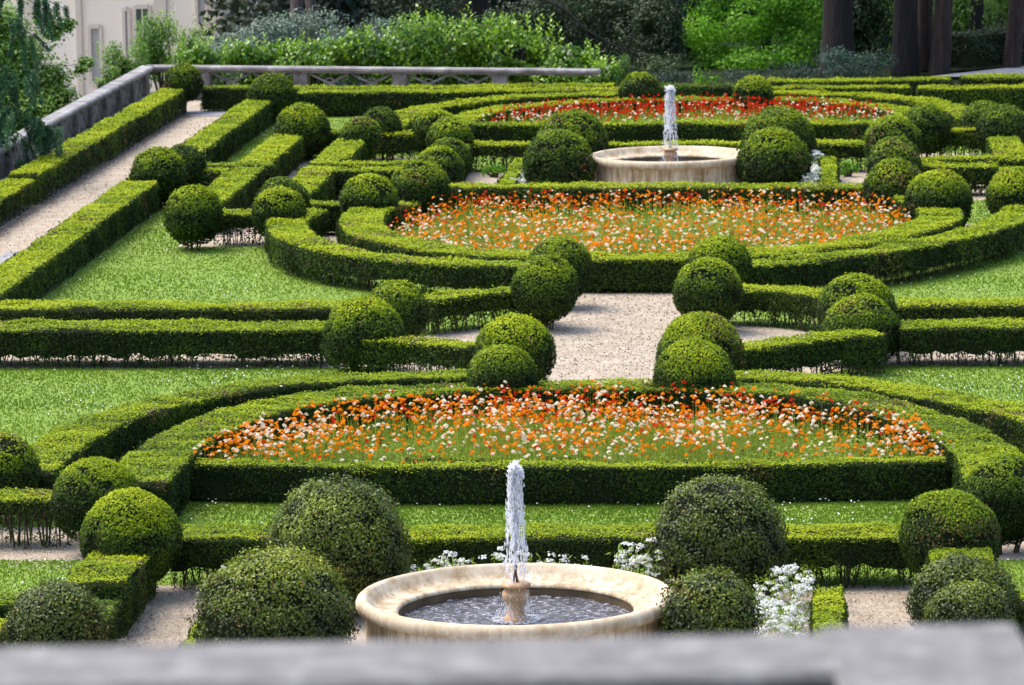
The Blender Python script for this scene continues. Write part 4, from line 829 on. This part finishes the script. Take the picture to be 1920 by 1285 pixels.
shrub('leafy_plant', 4.52, 8.75, 0, .22, .2, .34, LIGHTL, 'small leafy plant at the right end of the hedge before the nearest flower bed', 'plant', 420, .06, .035)
shrub('leafy_plant', -4.45, 9.35, 0, .2, .25, .34, LIGHTL, 'small leafy plant at the left end of the nearest flower bed', 'plant', 380, .06, .035)
shrub('leafy_plant', 3.3, 42.7, 0, .25, .2, .3, BRIGHT, 'small bright plant under the leggy hedge right of the far fountain', 'plant', 380, .06, .035)
shrub('leafy_plant', -3.5, 43.0, 0, .3, .2, .26, BRIGHT, 'small bright plant under the leggy hedge left of the far fountain', 'plant', 380, .06, .035)
# dark bushes at right
shrub('dark_bush', 3.55, 61.8, 0, 1.0, .7, .95, BLUEL, 'grey-green dome-shaped bush at the foot of the thick dark trunk', 'bush', 5200, .06, .022, shoots=6, gap=.1, trange=(.3, 1.3))
shrub('dark_bush', 2.3, 60.8, 0, .8, .5, .68, BLUEL, 'low dark bush left of the dome-shaped bush beyond the farthest hedge', 'bush', 2200, .06, .024, gap=.05)
shrub('dark_bush', 1.0, 60.4, 0, .95, .5, .62, BLUEL, 'low dark bush behind the right pale ball', 'bush', 2400, .06, .024, gap=.05, trange=(0, .8))
shrub('dark_bush', -.6, 60.4, 0, 1.0, .5, .58, BLUEL, 'low dark bush between the two far pale balls', 'bush', 2400, .06, .024, gap=.05, trange=(0, .8))
shrub('green_shrub', .1, 60.0, 0, .36, .3, .78, BRIGHT, 'small bright green shrub left of the maple above the red flowers', 'shrub', 700, .07, .035)
shrub('young_cypress', -1.75, 60.2, 0, .2, .2, 1.05, LIGHTL, 'slim upright green sapling beside the end of the laurel row', 'shrub', 900, .05, .02, trange=(0, .6))
shrub('dark_bush', -.95, 61.2, 0, .6, .5, .85, DARKL, 'dim olive bush behind the left pale ball', 'bush', 2500, .06, .025, gap=.1, trange=(.4, 1.3))
hedge([(6.0, 66.9), (9.8, 70.6)], 1.0, 'tall dark clipped hedge beside the grey path at upper right', h=.86, leg=.02, top_tint=.22, name='clipped_hedge', mat=DARKL, group=None, wob=.07)
# understorey of the wood
spec = [(-12.2, 72.5, -1.1, 1.5, 2.15, GREYL, 'grey-green olive-like bush left of the pinkish trunks'), (-10.4, 72.8, -1.1, 1.4, 2.2, GREYL, 'grey-green olive-like bush under the right pinkish trunk'), (-8.9, 73.5, -1.1, 1.2, 2.0, GREYL, 'grey-green olive-like bush right of the pinkish trunks'),
        (-8.0, 76.5, -.8, 1.6, 3.2, DARKL, 'round olive-green bush left of the massive trunk'), (-4.9, 70.5, -.3, 1.5, 2.3, DARKL, 'dim bush behind the right half of the laurel row'), (-3.0, 72.0, -.3, 1.6, 2.6, DARKL, 'shaded bush behind the bare dark branch'),
        (-1.6, 69.0, -.2, 1.1, 2.1, DARKL, 'shaded bush left of the far fountain jet in the wood'), (-.6, 73.0, -.3, 1.2, 2.6, BLUEL, 'bluish shaded bush behind the far fountain jet'),
        (2.6, 74.5, -.3, 1.7, 3.0, BRIGHT, 'green bush glimpsed behind the maple'), (4.1, 70.5, -.2, .8, 2.6, DARKL, 'dark bush between the two dark trunks'), (4.5, 75.0, -.3, 1.3, 3.0, BRIGHT, 'green undergrowth glimpsed between the dark trunks'),
        (7.8, 73.0, -.3, 1.7, 3.0, LIGHTL, 'green bush behind the weeping tree'), (8.3, 77, -.3, 1.9, 3.0, DARKL, 'dark bush at the far upper right behind the hanging foliage'), (6.1, 72.5, -.2, 1.1, 2.4, LIGHTL, 'green bush between the reddish trunks'), (6.3, 79, -.3, 1.8, 3.4, BRIGHT, 'distant sunlit bush between the reddish trunks')]
for x, y, z, rx, h, mt, lb in spec: shrub('woodland_bush', x, y, z, rx, rx * .7, h, mt, lb, 'bush', 8500, .10, .05, 'undergrowth of the wood', gap=.2, trange=(0, .9))
g = MB()
for (x0, x1, y0, y1, z0, z1, n, mi) in ((-16.5, 12, 93, 99, -3, 5, 34000, 0), (-16.5, 12, 104, 112, -3, 7, 26000, 1), (-60, -26, 150, 170, -6, 20, 4000, 0), (12, 45, 80, 95, -1, 12, 6000, 0), (-14, 10, 89.5, 92, -3, 2.5, 36000, 1)):
    P = np.column_stack([R.uniform(x0, x1, n), R.uniform(y0, y1, n), R.uniform(z0, z1, n)]); leaves(g, P, np.tile([0, -1, .5], (n, 1)), .30, .18, mi, np.clip(.16 + .18 * nz(P, .6, 2) + R.normal(size=n) * .08, 0, .5), .6)
tag(g.obj('woodland', [DARKL, BLUEL]), 'deep shaded mass of the wood beyond the garden', 'wood', kind='stuff')
root = thing('fallen_branch', (-4.0, 66, 0), 'bare dark branch slanting down to the right over the shaded bushes', 'branch')
st = MB(); tube(st, [(-.8, 1, 2.6), (0, 0, 1.86), (.5, -.1, 1.62), (1.0, -.2, 1.13), (1.6, -.2, .78), (2.3, -.3, .50), (3.0, -.3, .30), (3.3, -.3, 0)], [.05, .045, .04, .034, .028, .022, .016, .01], 7)
tube(st, [(1.0, -.2, 1.13), (1.3, 0, .7), (1.4, .1, .2)], [.04, .025, .01], 6); tube(st, [(1.6, -.2, .78), (2.2, 0, .9), (2.7, .1, .85)], [.03, .02, .01], 6); st.obj('branch', BARK, root)

# broadleaf tree at the left, outside the balustrade
root = thing('lime_tree', (-17.0, 56.5, -6.5), 'leafy green tree rising outside the stone balustrade at the left edge', 'tree')
st = MB(); tube(st, [(0, 0, 0), (.1, 0, 3), (0, 0, 5.5), (.2, 0, 8)], [.24, .2, .16, .07], 12); st.obj('trunk', BARK, root)
mb = MB(); lb_ = MB()
cl_ = [(-15.6, 56, .1, .55), (-15.0, 55.6, .7, .5), (-14.6, 55.2, -.2, .5), (-14.1, 54.9, .1, .38), (-14.9, 55.4, 1.5, .45), (-15.5, 55.5, 2.2, .5), (-14.3, 55.3, 1.0, .34), (-13.75, 54.8, -.35, .34), (-13.5, 55.2, -.05, .22), (-13.35, 54.6, -.55, .3),
       (-14.6, 54.8, -.9, .5), (-13.9, 54.0, -1.0, .45), (-14.15, 54.8, 2.05, .24), (-13.85, 54.8, 2.2, .16), (-14.35, 54.7, 2.3, .2), (-13.42, 54.6, 1.35, .15), (-13.55, 54.5, 1.2, .10), (-14.0, 55.0, .62, .22), (-13.7, 55.0, .3, .2), (-16.2, 56.2, 1.2, .7), (-16.6, 56.4, 2.6, .8), (-16.4, 56, -.6, .8), (-17.6, 56.5, 1.8, 1.1), (-17.8, 56.5, .2, 1.1), (-16.6, 57.5, 3.6, 1.0), (-15.4, 54.6, -1.5, .8), (-15.2, 56.2, -.6, .6), (-14.7, 55.9, .3, .4), (-15.2, 55.2, 1.1, .4), (-14.9, 55.0, .35, .5), (-15.4, 55.2, -.3, .6), (-14.4, 54.9, .45, .35), (-15.7, 55.4, .9, .6), (-15.3, 55.4, 1.7, .45), (-14.2, 54.5, -.5, .4)]
for (x, y, z, r_) in cl_:
    m = int(1700 * r_ + 3200 * r_ ** 2); P = R.normal(size=(m, 3)) * [r_ * .55, r_ * .55, r_ * .45] + [x + 17, y - 56.5, z + 6.5]; d = unit(P - [x + 17, y - 56.5, z + 6.3])
    leaves(mb, P, d + [0, 0, .8], .12, .06, 0, np.clip(.5 + .25 * nz(P, 2.5, 4) + R.normal(size=len(P)) * .2, 0, 1), .6)
    tube(lb_, [(0, 0, 4.5), ((x + 17) * .5, (y - 56.5) * .5, (z + 6.5) * .55 + 1.9), ((x + 17) * .85, (y - 56.5) * .85, z + 6.4), (x + 17, y - 56.5, z + 6.5)], [.05, .018, .008, .004], 6)
lb_.obj('limbs', BARK, root); mb.obj('crown', LIGHTL, root)
# cedar with drooping branches, nearer, outside the balustrade
root = thing('cedar_tree', (-16.6, 41, -6.5), 'dark blue-green conifer with drooping branches at the upper left edge', 'tree')
st = MB(); tube(st, [(0, 0, 0), (0, 0, 6), (0, 0, 13)], [.35, .28, .1], 14); st.obj('trunk', BARK, root)
mb = MB(); lb_ = MB()
def droop(p0, p1, sag, hang, dens_, spread=.15):
    u = np.linspace(0, 1, 9); p0 = np.array(p0, float); p1 = np.array(p1, float); L_ = p0 + (p1 - p0) * u[:, None]; L_[:, 2] += .5 * np.sin(u * 3.14) - sag * u ** 2
    tube(lb_, L_, np.linspace(.03, .006, 9), 5)
    for i in range(dens_):
        t = R.uniform(.15, 1); b = np.array([np.interp(t, u, L_[:, j]) for j in range(3)]) + R.normal(size=3) * [spread, spread, .04]; h_ = hang * R.uniform(.3, 1); m = int(330 * h_ + 60); w_ = R.random(m)
        P = b + np.column_stack([.10 * w_ * R.normal(), .1 * w_ * R.normal(), -w_ * h_]) + R.normal(size=(m, 3)) * [.028, .028, .015]
        leaves(mb, P, R.normal(size=(m, 3)), .085, .022, 0, np.clip(.5 + R.normal() * .15 + R.normal(size=m) * .18, 0, 1), .2, np.tile([0, 0, -1.0], (m, 1)) + R.normal(size=(m, 3)) * .55)
o = np.array([-16.6, 41, -6.5])
for (x, y, z, zs, hang, dn) in ((-12.15, 42, 3.0, 3.9, .9, 40), (-12.3, 41.5, 2.2, 3.2, .9, 40), (-12.0, 42.0, 1.25, 2.6, .8, 44), (-11.75, 42.3, 1.05, 2.2, .55, 44), (-12.35, 42.6, .9, 1.8, .7, 36), (-12.6, 41.0, 1.6, 2.4, 1.0, 40), (-12.2, 43.5, 3.4, 4.4, .8, 30), (-11.7, 42.6, 3.5, 4.2, .5, 26), (-12.75, 42, .7, 1.5, .6, 30),
                                (-14, 44.5, 2.4, 3.5, 1.2, 34), (-14, 38, 2.2, 3.5, 1.2, 34), (-19, 43, 2.2, 3.5, 1.2, 34), (-19, 39, 3, 4.2, 1.2, 34), (-16, 45, 4, 5, 1.2, 34), (-16.5, 37, 3.6, 4.8, 1.2, 34)):
    droop(np.array([-16.4, 41.2, zs]) - o, np.array([x, y, z]) - o, .15, hang, dn)
lb_.obj('limbs', BARK, root); mb.obj('needles', CEDAR, root)

# ------------------------------------------------------------------ palace behind the trees at upper left
root = thing('palace', (-18.3, 110, -6.5), 'cream palace wall with tall narrow windows at upper left', 'building')
def pbox(name, x0, x1, y0, y1, z0, z1, mat, par=root, bev=0.0):
    m = MB(); box(m, ((x0 + x1) / 2, (y0 + y1) / 2, (z0 + z1) / 2), (x1 - x0, y1 - y0, z1 - z0), 0, 0, bev); return m.obj(name, mat, par)
# local coordinates: x measured from the right corner, z from the lower ground
pbox('wall', -26, -.001, 0, 14, 0, 17, WALLC)
for x0, x1, nm in ((-.26, .10, 'corner_pier'), (-2.28, -1.86, 'pilaster'), (-5.06, -4.86, 'pilaster'), (-6.9, -6.4, 'pilaster'), (-10.2, -9.8, 'pilaster'), (-15, -14.6, 'pilaster')): pbox(nm, x0, x1, -.12, -.003, 0, 16.4, WALLT)
pbox('cornice', -26.2, .5, -.5, 14.3, 16.5, 17.2, WALLT); pbox('roof', -25.6, -.1, .3, 13.6, 17.2, 18.6, plain('clay_roof', (.30, .13, .07), .9, .2, (.38, .18, .1), 4))
pbox('string_course', -26, -.3, -.06, -.004, 7.9, 8.15, WALLT)
def win(x, w_, z0, z1, glass=GLASSD, fr=WALLT):
    f = MB(); t = .11; xc = x
    for a, b, c, d in ((x - w_ / 2 - t, x - w_ / 2, z0 - t, z1 + t), (x + w_ / 2, x + w_ / 2 + t, z0 - t, z1 + t)): box(f, ((a + b) / 2, -.045, (c + d) / 2), (b - a, .08, d - c))
    for c, d in ((z0 - t * 1.4, z0), (z1, z1 + t * 1.4)): box(f, (xc, -.06, (c + d) / 2), (w_ + .02, .11, d - c))
    fo = f.obj('window', fr, root)
    g_ = MB(); box(g_, (xc, -.008, (z0 + z1) / 2), (w_, .03, z1 - z0)); g_.obj('pane', glass, fo)
    if glass is GLASSD:
        b_ = MB()
        box(b_, (xc, -.035, (z0 + z1) / 2), (.035, .02, z1 - z0))
        for k in (.33, .66): box(b_, (xc, -.034, z0 + (z1 - z0) * k), (w_, .018, .03))
        b_.obj('glazing_bars', WALLC, fo)
win(-2.72, .42, 3.35, 5.22); win(-3.28, .08, 3.0, 5.15, SHUT); win(-2.06, .22, 3.6, 5.35, SHUT); win(-.62, .24, 4.7, 6.4, SHUT); win(-4.40, .28, 2.7, 4.55, SHUT)
for x in (-7.6, -9.0, -11.2, -12.8, -16.5, -18.6, -21, -23.4): win(x, .7, 3.0, 5.2)
for x in (-1.3, -3.4, -5.8, -8.2, -11.4, -13, -17, -20, -23): win(x, .7, 9.4, 12.0)

# ------------------------------------------------------------------ parapet of the terrace the picture is taken from
root = thing('parapet', (2.4, -33.35, 0), 'blurred grey stone parapet coping along the bottom edge of the picture', 'parapet')
def pb(name, c, s, rz, mat, bev):
    m = MB(); box(m, (c[0] - 2.4, c[1] + 33.35, c[2]), s, rz, 0, bev); return m.obj(name, mat, root)
RZ = .085
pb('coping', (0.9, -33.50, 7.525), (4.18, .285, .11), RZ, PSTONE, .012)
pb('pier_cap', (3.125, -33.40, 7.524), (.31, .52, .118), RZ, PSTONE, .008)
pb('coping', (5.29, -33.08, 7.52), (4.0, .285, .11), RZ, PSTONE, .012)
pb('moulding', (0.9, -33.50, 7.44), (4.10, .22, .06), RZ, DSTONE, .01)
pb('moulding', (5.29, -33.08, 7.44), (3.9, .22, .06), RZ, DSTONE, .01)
pb('pier', (3.13, -33.315, 3.73), (.26, .36, 7.46), RZ, GSTONE, .01)
pb('terrace_wall', (0.9, -33.52, 3.70), (4.1, .20, 7.41), RZ, GSTONE, .0)
pb('terrace_wall', (5.29, -33.10, 3.70), (3.9, .20, 7.41), RZ, GSTONE, .0)
print('HEDGES', HN, 'BALLS', BN, 'FLOWERS', len(flw))
